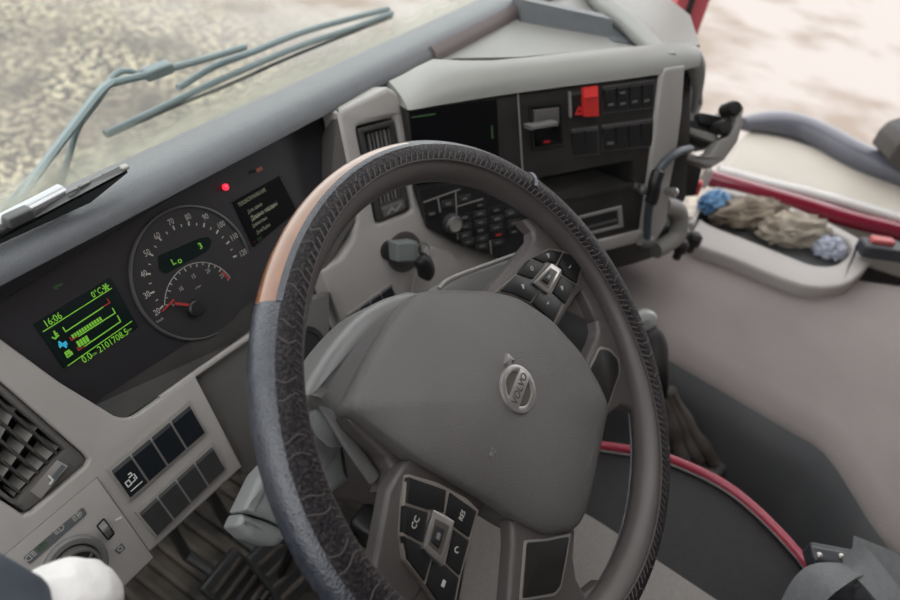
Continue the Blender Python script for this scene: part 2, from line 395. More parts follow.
# ============================================================ SETTING
def build_setting():
    g = 90.0
    o = mk('ground', [(-g, -g, -1.3), (g, -g, -1.3), (g, g, -1.3), (-g, g, -1.3), (-g, -g, -1.5), (g, -g, -1.5), (g, g, -1.5), (-g, g, -1.5)],
           [(0, 1, 2, 3), (7, 6, 5, 4), (0, 4, 5, 1), (1, 5, 6, 2), (2, 6, 7, 3), (3, 7, 4, 0)], 'ground', smooth=0)
    setlab(o, 'muddy yard with pale crumbs and trodden snow outside the cab', 'ground', kind='structure')
    vs, fs = prism(flat(0), [[(-0.62, -0.95), (1.6, -0.95), (1.6, 0.66), (-0.62, 0.66)]], -0.05, 0.0)
    fl = mk('floor', vs, fs, 'rubber', smooth=0); setlab(fl, 'dirty dark cab floor under the pedals', 'floor', kind='structure')
    # front bulkhead below the windscreen
    vs, fs = prism(Plane((0, 0.66, 0), (1, 0, 0), (0, 0, 1)), [[(-0.62, -0.05), (1.6, -0.05), (1.6, 0.62), (-0.62, 0.62)]], -0.05, 0.0)
    o = mk('wall_front', vs, fs, 'trim_dark', smooth=0); setlab(o, 'dark front bulkhead of the cab behind the pedals', 'wall', kind='structure')
    # headliner, rear wall and driver's side with its window opening
    vs, fs = prism(flat(1.80), [[(-0.66, -0.95), (1.55, -0.95), (1.55, 0.58), (-0.66, 0.58)], [(-0.35, -0.40), (0.75, -0.40), (0.75, 0.42), (-0.35, 0.42)]], 0.0, 0.06)  # roof opening added to bring sky light down onto seats and wheel
    o = mk('ceiling', vs, fs, 'headliner', smooth=0); setlab(o, 'pale cab headliner with an unseen roof opening added for light above the seats', 'ceiling', kind='structure')
    vs, fs = prism(Plane((0, -0.95, 0), (1, 0, 0), (0, 0, 1)), [[(-0.66, -0.05), (1.55, -0.05), (1.55, 1.86), (-0.66, 1.86)]], 0.0, 0.05)
    o = mk('wall_back', vs, fs, 'trim_dark', smooth=0); setlab(o, 'dark rear wall of the cab behind the seats', 'wall', kind='structure')
    vs, fs = prism(Plane((-0.62, 0, 0), (0, 1, 0), (0, 0, 1)), [[(-0.95, -0.05), (0.66, -0.05), (0.66, 1.86), (-0.95, 1.86)], [(-0.30, 0.85), (0.46, 0.85), (0.46, 0.9), (0.40, 1.66), (-0.30, 1.66)]], -0.04, 0.0)
    o = mk('wall_left', vs, fs, 'trim_dark', smooth=0); setlab(o, 'dark driver door side of the cab with its window opening', 'wall', kind='structure')
    # windscreen, almost upright, unwiped dirt along its foot
    pl = Plane((0, 0.655, 0.60), (1, 0, 0), V((0, -0.10, 1)))
    vs, fs = prism(pl, [[(-0.62, 0), (1.42, 0), (1.42, 1.05), (-0.62, 1.05)]], -0.005, 0.0)
    o = mk('window_1', vs, fs, 'glass', smooth=0); setlab(o, 'windscreen glass with a pale film of dirt along its foot', 'windscreen', kind='structure')
    # red painted door pillar on the far side with its black rubber seal
    P = flat(0.8)
    base = [(1.30, 0.26), (1.37, 0.26), (1.37, 0.36), (1.30, 0.36)]
    a = V(P.at(671, 30)); 
    pil = thing('trim_1', 'red painted door pillar beyond the far end of the dashboard', 'pillar', (1.32, 0.27, -0.05)); pil['kind'] = 'structure'
    pl = Plane((1.33, 0.27, 0), RX, V((0, 0, 1)))
    pl = Plane((1.33, 0.27, 0), V((0.52, -0.85, 0)), V((0, 0, 1)))
    u0 = pl.uv(671, 20)[0]; u1 = pl.uv(704, 20)[0]; s0 = pl.uv(682, 20)[0]; s1 = pl.uv(687, 20)[0]
    mk('pillar_post', *prism(pl, [[(u0, -0.05), (u1, -0.05), (u1, 1.7), (u0, 1.7)]], -0.09, 0.0, 0.008), 'red_paint', pil)
    mk('rubber_seal', *prism(pl, [[(s0, -0.05), (s1, -0.05), (s1, 1.7), (s0, 1.7)]], 0.0, 0.012, 0.004), 'seal', pil)
build_setting()

# ============================================================ WIPERS on the outside of the glass
def build_wipers():
    GP = Plane((0, 0.675, 0.60), (1, 0, 0), V((0, -0.10, 1)))
    def path(pts, off=0.0): return smooth_open([GP.at(x, y, off) for x, y in pts], 5)
    w = thing('windscreen_wiper', 'grey wiper with a looped washer hose at the windscreen left side', 'wiper', GP.at(60, 140))
    mk('arm', *tube(path([(5, 222), (40, 170), (72, 128), (100, 92), (112, 82)]), 0.010, 8, flatten=0.5), 'wiper', w)
    mk('arm', *tube(path([(108, 84), (125, 80), (142, 76), (168, 69), (205, 59), (245, 47)]), 0.0052, 8), 'wiper', w)
    mk('washer_hose', *tube(path([(55, 205), (68, 160), (78, 128), (98, 100), (110, 82), (118, 73), (130, 71), (140, 76)], -0.012), 0.0042, 8), 'wiper', w)
    mk('joint_cap', *rbox(GP.at(158, 71), GP.u, GP.v, GP.n, 0.045, 0.016, 0.014, 0.003), 'wiper', w)
    mk('blade', *tube(path([(0, 214), (22, 188), (50, 157), (66, 136)], -0.006), 0.0045, 8), 'wiper', w)
    w = thing('windscreen_wiper', 'long straight grey wiper blade parked across the windscreen foot', 'wiper', GP.at(250, 75))
    mk('blade', *tube(path([(105, 134), (150, 113), (200, 89), (250, 67), (300, 46), (350, 29), (392, 13)]), 0.0052, 8), 'wiper', w)
    mk('rubber_edge', *tube(path([(107, 136), (170, 108), (230, 84), (300, 53), (392, 17)], -0.008), 0.003, 6), 'seal', w)
    mk('arm', *tube(path([(178, 88), (215, 66), (250, 53), (300, 33), (345, 20), (388, 9)], -0.014), 0.0055, 8), 'wiper', w)
build_wipers()

# ============================================================ DASHBOARD
DASH = thing('dashboard', 'grey plastic truck dashboard with a dark hood along the windscreen', 'dashboard', (0.1, 0.36, 0.55))
def grid4(q, ns, nt, s0=0, s1=1, t0=0, t1=1): pass
def build_dash():
    D = DASH
    # dark hood: profile (y,z) drawn along x
    prof = [(0.322, 0.877), (0.324, 0.883), (0.331, 0.889), (0.342, 0.892), (0.356, 0.8905), (0.385, 0.884), (0.40, 0.876), (0.41, 0.80), (0.375, 0.80), (0.366, 0.858), (0.334, 0.868)]
    mk('hood', *loft([[(x, y, z) for y, z in prof] for x in (-0.45, -0.2, 0.1, 0.36, 0.7, 1.05)]), 'hood', D)
    a = [(0.318, 0.845), (0.3185, 0.879), (0.3215, 0.885), (0.329, 0.8905), (0.332, 0.888), (0.332, 0.845)]
    mk('hood_side', *loft([[(x, y, z) for y, z in a] for x in (0.385, 0.7, 1.05)]), 'hood_side', D)
    # left panel
    vent = [(-52, 334), (83, 452), (89, 459), (86, 466), (32, 512), (24, 515), (-52, 465)]
    out = [(-90, 276), (0, 338), (60, 382)] + fillet([(95, 408), (128, 421), (195, 374)], 14)[5:10] + [(195, 374), (243, 467), (175, 530), (96, 603), (30, 668), (-120, 560)]
    plate('left_panel', LP, out, -0.03, 0.0, 'trim', D, 0.003, [vent], seg=3)
    plate('vent_well', LP, [(-60, 325), (95, 455), (28, 525), (-60, 475)], -0.05, -0.03, 'black', D)
    # panel flank towards the column and shelf under the cluster
    plate('column_surround', LP, [(178, 386), (262, 322), (330, 292), (330, 440), (300, 470), (243, 474)], -0.06, -0.012, 'trim_dark', D, 0.003)
    ul = LP.uv(308, 348, -0.012)
    mk('column_grommet', *lathe(LP, *ul, [(0.024, -0.014), (0.024, -0.0105), (0.018, -0.0105), (0.0175, -0.0118)], 28), 'black', D)
    A, B = CL.at(80, 412, 0.0), CL.at(262, 296, 0.0)
    C_, D_ = LP.at(262, 330, -0.015), LP.at(120, 421, -0.004)
    lo = [p + V((0, 0, -0.012)) for p in (A, B, C_, D_)]
    mk('cluster_shelf', [A, B, C_, D_] + lo, [(0, 1, 2, 3), (7, 6, 5, 4), (0, 4, 5, 1), (1, 5, 6, 2), (2, 6, 7, 3), (3, 7, 4, 0)], 'black_soft', D, smooth=0)
    # strip edging the shelf
    mk('shelf_edge', *tube([LP.at(*p, -0.004) for p in ((160, 399), (195, 374), (228, 351), (262, 328))], 0.0032, 8), 'trim', D)
    # middle panel with vent opening
    mv = [(357, 127), (394.7, 117.3), (412, 210.7), (377, 224)]
    mid = [(337, 113), (343, 108), (389, 87), (396, 91), (409, 111), (411, 150), (416, 190), (428, 226), (455, 242), (500, 259), (520, 275), (500, 320), (400, 345), (346, 338), (319, 272), (341, 258), (353, 240), (357, 222), (353, 190)]
    plate('middle_panel', MP, mid, -0.035, 0.0, 'trim', D, 0.006, [fillet(mv, 4)], seg=4)
    plate('vent_well', MP, [(350, 115), (402, 105), (420, 215), (370, 235)], -0.05, -0.036, 'black', D)
    # cheek between cluster and middle panel
    q = [CL.at(322, 138, 0.0), MP.at(338, 108, -0.003), MP.at(358, 215, -0.003), MP.at(322, 274, -0.003), CL.at(282, 262, 0.0)]
    q2 = [p + V((0.02, 0.02, -0.01)) for p in q]
    mk('cluster_cheek', q + q2, [tuple(range(5)), tuple(range(9, 4, -1))] + [(i, (i + 1) % 5, 5 + (i + 1) % 5, 5 + i) for i in range(5)], 'trim_dark', D, smooth=0)
    # lid beside the ignition
    plate('column_lid', MP, [(428, 246), (452, 252), (463, 266), (460, 284), (440, 296), (412, 296), (414, 282)], 0.0, 0.004, 'trim', D, 0.002, rnd=4)
    # ignition dish
    iu = MP.uv(404, 252)
    mk('ignition_dish', *lathe(MP, *iu, [(0.026, -0.001), (0.026, 0.001), (0.0235, 0.0016), (0.019, 0.0003)], 36), 'wheel_grey', D)
    # console: dark panel with real pockets
    pocket = [(540, 178), (633, 160), (635, 186), (548, 203)]
    hb = [(531, 107), (562, 103.5), (563.5, 145), (534, 149)]
    con = [(406, 108), (661, 76), (641, 233), (598, 245), (545, 262), (500, 259), (455, 243), (428, 228), (416, 188)]
    plate('console_panel', CP, con, -0.03, 0.0, 'black_soft', D, 0.0015, [pocket, hb])
    plate('console_back', CP, [(500, 90), (650, 70), (640, 220), (520, 240)], -0.11, -0.09, 'black', D)
    # pocket shelf
    a = [CP.at(546, 201, 0.002), CP.at(634, 184, 0.002)]; b = [p - CP.n * 0.09 for p in a]; up = CP.v * -0.006
    mk('pocket_shelf', a + b + [p + up for p in a + b], [(0, 1, 3, 2), (4, 6, 7, 5), (0, 4, 5, 1), (2, 3, 7, 6), (0, 2, 6, 4), (1, 5, 7, 3)], 'black_soft', D, smooth=0)
    mk('console_seam', *line_strip(CP, [(518, 93), (521, 140), (524, 192)], 0.0022, 0.0012, 0.002), 'switch_edge', D)
    # silver framed slot
    plate('slot_frame', CP, [(562, 221), (622, 206), (624, 227), (572, 240)], 0.0, 0.003, 'switch_edge', D, 0.001, [[(566, 223), (618, 210), (619.5, 225), (575, 236)]])
    plate('slot_flap', CP, [(566, 223), (618, 210), (619.5, 225), (575, 236)], 0.0, 0.0008, 'black', D)
    plate('slot_bar', CP, [(570, 231), (619, 218.5), (619, 220.5), (571, 233)], 0.0006, 0.002, 'trim_dark', D)
    plate('console_sill', CP, [(575, 247), (644, 230), (646, 241), (584, 257)], -0.02, 0.006, 'trim', D, 0.003)
    # right-hand upright trim and rounded end
    plate('console_upright', CP, [(661, 76), (666, 68), (686, 65), (683, 110), (678, 150), (670, 190), (668, 222), (655, 246), (640, 242), (650, 170)], -0.05, 0.006, 'trim', D, 0.005, seg=3)
    plate('console_flank', CP, [(680, 66), (692, 70), (691, 140), (686, 200), (668, 215), (668, 150)], -0.10, -0.04, 'black_soft', D, 0.004)
    mk('console_end', *tube(smooth_open([CP.at(686, 50, -0.035), CP.at(694, 60, -0.03), CP.at(697, 74, -0.035), CP.at(697, 92, -0.045), CP.at(693, 112, -0.06)], 4), [0.012, 0.013, 0.014, 0.014, 0.014, 0.014, 0.014, 0.013, 0.012, 0.011, 0.010, 0.009, 0.008, 0.007, 0.006, 0.005, 0.004], 14), 'trim_top', D)
    # light grey roll above console and vent
    Z = flat(0.905)
    st = [((408, 110), (389, 81), 0.884), ((411, 110), (402, 75), 0.888), ((417, 109), (416, 67), 0.894), ((428, 107), (433, 59), 0.902), ((446, 104), (462, 60.5), 0.905), ((480, 98.5), (492, 60.5), 0.905), ((520, 92.5), (530, 57), 0.905), ((570, 86), (575, 52), 0.905), ((620, 80), (625, 47), 0.905), ((662, 74), (665, 44), 0.905), ((684, 70), (684, 42), 0.905), ((700, 66), (697, 47), 0.902)]
    secs = []
    for b, t, zt in st:
        B = CP.at(*b, 0.004); T = flat(zt).at(*t)
        C = V((B.x * 0.8 + T.x * 0.2, B.y * 0.8 + T.y * 0.2, max(B.z, T.z) + 0.002))
        s = [B - V((0, 0, 0.004)) + V((0.01, 0.02, 0))]
        for k in range(9):
            u = k / 8; s.append(B * (1 - u) ** 2 + C * 2 * u * (1 - u) + T * u * u)
        away = (T - B); away.z = 0; away = away.normalized()
        s.append(T + away * 0.012 - V((0, 0, 0.02))); s.append(T + away * 0.012 - V((0, 0, 0.05)))
        secs.append(s)
    mk('top_roll', *loft(secs), 'trim_top', D, smooth=50)
    # dash-top tray floor, divider, far rim
    Zt = flat(0.872)
    plate('top_tray', Zt, [(420, 66), (455, 58), (520, 57), (640, 46), (700, 45), (690, 15), (640, -25), (560, -20), (520, 6)], -0.06, 0.0, 'trim_top', D)
    def bar(pts, z, r, m, nm, fl=None): mk(nm, *tube(smooth_open([flat(z).at(*p) for p in pts], 4), r, 10, flatten=fl), m, D)
    vs, fs = [], []
    a, b = flat(0.872).at(521, 22), flat(0.872).at(612, 38); h = V((0, 0, 0.030)); d = V((0.02, 0.03, 0))
    mk('tray_divider', [a, b, b + d, a + d, a + h + d * 0.3, b + h * 0.8 + d * 0.3, b + h * 0.8 + d, a + h + d], [(3, 2, 1, 0), (4, 5, 6, 7), (0, 1, 5, 4), (1, 2, 6, 5), (2, 3, 7, 6), (3, 0, 4, 7)], 'hood', D, smooth=0)
    plate('tray_pocket', Zt, [(613, 41), (640, 44), (632, 32), (606, 20), (590, 16)], 0.0, 0.002, 'hood', D, rnd=5)
    bar([(585, -18), (602, 2), (622, 18), (640, 34), (656, 50), (668, 64)], 0.888, 0.016, 'trim_top', 'tray_rim')
    # dark underside of the console
    secs = []
    for px, py, k in ((560, 262, 0.0), (600, 250, 0.0), (640, 240, 0.0), (668, 232, 0.02), (684, 214, 0.05)):
        p = CP.at(px, py, -0.004 - k); secs.append([p, p + V((0.02, -0.0, -0.06)), p + V((0.05, 0.05, -0.11)), p + V((0.12, 0.16, -0.14)), p + V((0.14, 0.2, -0.02)), p + V((0.05, 0.1, 0.02))])
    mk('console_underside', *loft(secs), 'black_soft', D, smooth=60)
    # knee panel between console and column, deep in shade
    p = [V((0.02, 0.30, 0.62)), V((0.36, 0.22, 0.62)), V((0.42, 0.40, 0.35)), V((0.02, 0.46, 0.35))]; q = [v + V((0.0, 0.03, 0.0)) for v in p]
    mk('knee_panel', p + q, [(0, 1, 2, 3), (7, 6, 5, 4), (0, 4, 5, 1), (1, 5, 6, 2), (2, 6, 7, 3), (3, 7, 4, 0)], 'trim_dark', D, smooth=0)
    # hinge lumps where the console meets the tunnel
    mk('console_foot', *tube(smooth_open([CP.at(662, 205, -0.01), CP.at(678, 212, -0.02), CP.at(676, 236, -0.02), CP.at(655, 250, -0.015)], 4), 0.015, 12), 'cup_grey', D)
build_dash()

# ============================================================ VENTS
def vent_grille(T, pl, q, nb, nv, offb, offv, bm, vm, bw=0.12, vw=0.10, vdepth=0.01, bdepth=0.012):
    for i in range(nb):
        t = (i + 0.5) / nb; plate('louvre_blade', pl, sub_quad(q, 0, 1, t - bw / nb * 1.0, t + bw / nb * 1.0), offb - bdepth, offb, bm, T)
    for i in range(nv):
        for j in range(nb + 1):
            s = (i + 0.5) / nv; ta, tb = max(0, (j - 0.5) / nb + bw / nb), min(1, (j + 0.5) / nb - bw / nb)
            k = sub_quad(q, s - vw * 3.2 / nv, s + vw * 3.2 / nv, ta, tb)
            vs = [pl.at(*k[0], offv - vdepth), pl.at(*k[1], offv), pl.at(*k[2], offv), pl.at(*k[3], offv - vdepth)]
            vs += [v - pl.n * 0.0015 for v in vs]
            mk('vane', vs, [(0, 1, 2, 3), (7, 6, 5, 4), (0, 4, 5, 1), (1, 5, 6, 2), (2, 6, 7, 3), (3, 7, 4, 0)], vm, T, smooth=0)
def build_vents():
    T = thing('air_vent', 'wide square air vent with pale vanes in the left switch panel', 'air vent', LP.at(40, 470))
    q = [(-44, 352), (62.5, 449), (15.6, 498), (-60, 437)]
    vent_grille(T, LP, q, 5, 5, -0.008, -0.012, 'slat', 'vane', 0.11, 0.11, 0.012)
    plate('vent_frame', LP, [(-52, 336), (82, 453), (87, 460), (84, 465), (30, 510), (24, 512), (-52, 463)], -0.03, -0.004, 'trim_dark', T, 0.003, [[(-46, 351), (62.5, 447), (65, 450), (17, 500), (13, 499), (-60, 438)]])
    # thumb wheel
    q = [(57, 460), (68, 466), (41, 499), (30, 491)]
    secs = []
    for i in range(9):
        s = i / 8; a, b = quad_bil(q, 0, s), quad_bil(q, 1, s); h = -0.004 + 0.007 * math.sin(math.pi * s)
        secs.append([LP.at(*a, h - 0.008), LP.at(*a, h), LP.at(*b, h), LP.at(*b, h - 0.008)])
    tw = mk('thumb_wheel', *loft(secs), 'switch_edge', T)
    mk('wheel_groove', *line_strip(LP, [(63, 467), (52, 480)], 0.0035, 0.0035), 'hood', tw)
    mk('wheel_mark', *line_strip(LP, [(49, 476), (53, 480), (50, 484)], 0.0014, 0.0042), 'print_white', tw)
    T = thing('air_vent', 'tall narrow air vent behind the steering wheel top', 'air vent', MP.at(385, 175))
    q = [(366, 134), (390, 128), (402, 196), (380, 205)]
    # tall slats
    for i in range(6):
        s = (i + 0.5) / 6; plate('louvre_blade', MP, sub_quad(q, s - 0.035, s + 0.045, 0, 1), -0.02, -0.004, 'trim_dark' if i % 2 else 'hub_back', T)
    plate('vent_frame', MP, [(358.5, 129), (393.5, 119.5), (410.5, 209.5), (378, 222)], -0.034, 0.0015, 'slat', T, 0.002, [[(364.5, 133), (391, 126), (403, 198), (380, 207)]], rnd=3)
    plate('thumb_wheel', MP, [(382, 208), (404, 199.5), (406.5, 209), (385, 218)], 0.0, 0.004, 'trim_dark', T, 0.002, rnd=2)
    mk('wheel_mark', *line_strip(MP, [(388, 214), (392, 208), (396, 211), (401, 204)], 0.0022, 0.0048), 'switch_edge', T)
build_vents()

# ============================================================ SWITCH BANKS
def rocker(T, pl, q, m, name='rocker_switch', ridge=0.17, top=0.0, mid=0.0045, bot=0.002):
    a = [quad_bil(q, s, t) for s, t in ((0, 0), (1, 0), (1, ridge), (0, ridge), (1, 1), (0, 1))]
    hh = [top, top, mid, mid, bot, bot]
    f = [pl.at(p.x, p.y, h) for p, h in zip(a, hh)]; b = [p - pl.n * (0.006 + h) for p, h in zip(f, hh)]
    fs = [(0, 1, 2, 3), (3, 2, 4, 5), (6, 9, 8, 7), (9, 11, 10, 8), (0, 6, 7, 1), (1, 7, 8, 2), (2, 8, 10, 4), (4, 10, 11, 5), (5, 11, 9, 3), (3, 9, 6, 0)]
    return mk(name, f + b, fs, m, T, smooth=0)
def bank(name, label, pl, q, n, m, gap=0.05, frame='switch_edge', frame_off=0.0030, ridge=0.17, mid=0.0042):
    T = thing(name, label, 'switch bank', pl.at(*quad_bil(q, 0.5, 1)))
    plate('bank_frame', pl, sub_quad(q, -0.012, 1.012, -0.03, 1.04), -0.004, frame_off, frame, T, 0.0006)
    sw = []
    for i in range(n):
        k = sub_quad(q, (i + gap) / n, (i + 1 - gap) / n, 0.02, 0.98)
        sw.append(rocker(T, pl, k, m, ridge=ridge, mid=mid, top=frame_off * 0.8, bot=frame_off + (0.0007 if frame_off > 0.002 else 0.0016)))
    return T, sw
def build_switches():
    q1 = [(109, 469.4), (189.3, 402.8), (206, 432.5), (130, 499)]
    T, sw = bank('switch_bank', 'upper row of four black rocker switches in the left panel', LP, q1, 4, 'switch_dark')
    def s(a, b): return tuple(quad_bil(q1, a / 4, b))
    mk('switch_symbol', *join(line_strip(LP, [s(.22, .86), s(.80, .86)], 0.0008, 0.0048), line_strip(LP, [s(.22, .72), s(.40, .72), s(.40, .58), s(.22, .58), s(.22, .72)], 0.0009, 0.0046),
       line_strip(LP, [s(.46, .70), s(.62, .70), s(.62, .62)], 0.0009, 0.0046), line_strip(LP, [s(.46, .54), s(.62, .54), s(.62, .46), s(.5, .46)], 0.0009, 0.0048), line_strip(LP, [s(.7, .7), s(.7, .55)], 0.0009, 0.0047)), 'print_white', T)
    q2 = [(137, 512), (212, 444), (226, 469), (157, 537)]
    T, sw = bank('switch_bank', 'lower row of four blank dark grey switches in the left panel', LP, q2, 4, 'switch_grey')
    q3 = [(348, 315), (391, 284), (397, 299), (354, 334)]
    bank('switch_bank', 'short row of black switches half hidden behind the airbag cover', MP, q3, 4, 'switch_dark')
    # console rows
    def crow(name, label, q, n, m='black', fr='trim_dark'):
        return bank(name, label, CP, q, n, m, 0.06, fr, 0.0012, 0.12, 0.0045)
    q = [(571, 91), (598, 87), (599, 116), (572, 117.5)]
    T = thing('hazard_switch', 'black hazard switch with a red triangle on the console', 'switch', CP.at(578, 117))
    rocker(T, CP, sub_quad(q, 0.0, 0.46, 0.0, 1.0), 'black', 'rocker_switch')
    plate('switch_edge', CP, sub_quad(q, -0.05, 0.0, 0.02, 1.0), 0.0, 0.004, 'switch_edge', T)
    vs, fs = line_strip(CP, [(576, 114), (583, 113.5), (579.5, 107), (576, 114)], 0.0028, 0.0052); mk('warning_triangle', vs, fs, 'red_plastic', T)
    T = thing('guarded_switch', 'bright red guarded switch on the console', 'switch', CP.at(591, 117))
    b = rocker(T, CP, sub_quad(q, 0.49, 1.0, -0.04, 1.0), 'red_plastic', 'switch_guard', 0.4, 0.006, 0.011, 0.009)
    plate('guard_rib', CP, sub_quad(q, 0.52, 0.97, 0.3, 0.36), 0.006, 0.0125, 'red_plastic', T)
    sy = []
    T, sw = crow('switch_bank', 'upper row of four black symbol switches on the console', [(604, 87), (655, 80), (654, 107.5), (604, 113)], 4)
    mk('switch_symbol', *join(*[line_strip(CP, [(x, y), (x + 4, y - 0.6)], 0.003, 0.0052) for x, y in ((609, 105), (621, 104), (621, 93), (633, 102), (645, 101))]), 'print_dim', T)
    T, sw = crow('switch_bank', 'pair of blank black switches below the red guarded switch', [(572, 130), (598, 127), (599, 154), (572.5, 156)], 2)
    T, sw = crow('switch_bank', 'lower row of four black switches on the console', [(603, 126), (654, 119), (653, 146), (603.5, 151)], 4)
    mk('switch_symbol', *line_strip(CP, [(608, 143.5), (613, 143)], 0.004, 0.0045), 'print_dim', T)
build_switches()

# ============================================================ LIGHT CONTROL PANEL
def lamp_icon(c, s, rot, kind, pl, off):
    """headlamp symbol: rays and a D shaped lamp"""
    out = []; cr, sr = math.cos(rot), math.sin(rot)
    def P(x, y): return (c[0] + s * (x * cr - y * sr), c[1] + s * (x * sr + y * cr))
    w = s * 0.16
    d = [P(-0.1, -0.6)] + [P(-0.1 + 0.95 * math.cos(a), 0.6 * math.sin(a)) for a in [math.radians(t) for t in range(-80, 81, 20)]] + [P(-0.1, 0.6), P(-0.1, -0.6)]
    out.append(uv_strip(pl, d, w, off))
    for y in (-0.45, 0, 0.45):
        out.append(uv_strip(pl, [P(-1.2, y + (0.15 if kind == 1 else 0)), P(-0.45, y)], w, off))
    if kind == 2: out.append(uv_strip(pl, [P(0.1, 0), P(0.45, 0)], w * 2, off))
    return join(*out)
def build_lights():
    T = thing('light_control_panel', 'grey lamp control panel with a round knob at lower left', 'control panel', LP.at(90, 600))
    plate('panel_gap', LP, [(97, 477.2), (154.3, 557.5), (80, 631), (-5, 563)], 0.0, 0.0008, 'trim_dark', T)
    plate('panel_face', LP, [(97, 478), (153.5, 557.5), (80, 630), (-4, 563)], 0.0, 0.0016, 'trim', T, 0.0006)
    st = plate('icon_strip', LP, [(23, 558), (83, 507), (87.4, 514), (30, 564.5)], 0.0016, 0.0022, 'hood', T, rnd=2)
    a, b = V(LP.uv(30, 561, 0.0026)), V(LP.uv(86, 509, 0.0026)); rot = math.atan2((b - a).y, (b - a).x)
    for i, (p, k) in enumerate((((30, 557), 0), ((43, 546), 0), ((60, 529), 1), ((78, 515.5), 2))):
        c = LP.uv(*p, 0.0026)
        mk('lamp_symbol', *lamp_icon(c, 0.0036, rot + (math.pi if i == 0 else 0), k, LP, 0.0027), 'print_grey' if i != 1 else 'green_dim', st)
    # dimmer thumb wheel
    q = [(96, 526), (104, 517.5), (115.5, 533.5), (108, 541)]
    plate('dimmer_slot', LP, q, 0.0012, 0.0021, 'black', T, rnd=2)
    secs = []
    k = sub_quad(q, 0.14, 0.86, 0.08, 0.92)
    for i in range(9):
        s = i / 8; A, B = quad_bil(k, 0, s), quad_bil(k, 1, s); h = 0.002 + 0.005 * math.sin(math.pi * s)
        secs.append([LP.at(*A, 0.001), LP.at(*A, h), LP.at(*B, h), LP.at(*B, 0.001)])
    mk('dimmer_wheel', *loft(secs), 'hub_back', T)
    mk('panel_tick', *line_strip(LP, [(116, 520), (121, 517.5)], 0.0018, 0.0024), 'print_white', T)
    plate('dimmer_symbol', LP, [(115, 550), (122, 543), (125.6, 548), (119.5, 554)], 0.0016, 0.0023, 'hood', T)
    c = LP.uv(120.3, 548.8, 0.0026)
    mk('dimmer_symbol', *uv_strip(LP, [(c[0] + 0.0018 * math.cos(a), c[1] + 0.0018 * math.sin(a)) for a in [i * math.pi / 6 for i in range(13)]], 0.0006, 0.0027), 'print_grey', T)
    # knob
    ku = LP.uv(75, 567, 0.0016)
    mk('knob_collar', *lathe(LP, *ku, [(0.0245, 0.001), (0.0245, 0.0045), (0.0225, 0.0065), (0.0185, 0.006), (0.0178, 0.002)], 48), 'hub_back', T)
    kn = mk('knob', *lathe(LP, *ku, [(0.0168, 0.002), (0.0165, 0.013), (0.0155, 0.0146), (0.0138, 0.0148), (0.0132, 0.0138)], 48), 'trim_dark', T)
    mk('knob_face', *lathe(LP, *ku, [(0.0133, 0.012), (0.0133, 0.0141), (0.001, 0.0143)], 40), 'black', kn)
    mk('knob_bar', *uv_strip(LP, [(ku[0] - 0.006, ku[1] - 0.0052), (ku[0] + 0.0118, ku[1] + 0.0045)], 0.0016, 0.0155, 0.002), 'trim_dark', kn)
    mk('knob_symbol', *join(uv_strip(LP, [(ku[0] - 0.003 + 0.0022 * math.cos(i), ku[1] + 0.004 + 0.0022 * math.sin(i)) for i in range(8)], 0.0008, 0.0147),
                            uv_strip(LP, [(ku[0] + 0.003 + 0.001 * math.cos(i), ku[1] - 0.005 + 0.001 * math.sin(i)) for i in range(8)], 0.0008, 0.0147)), 'print_grey', kn)
build_lights()

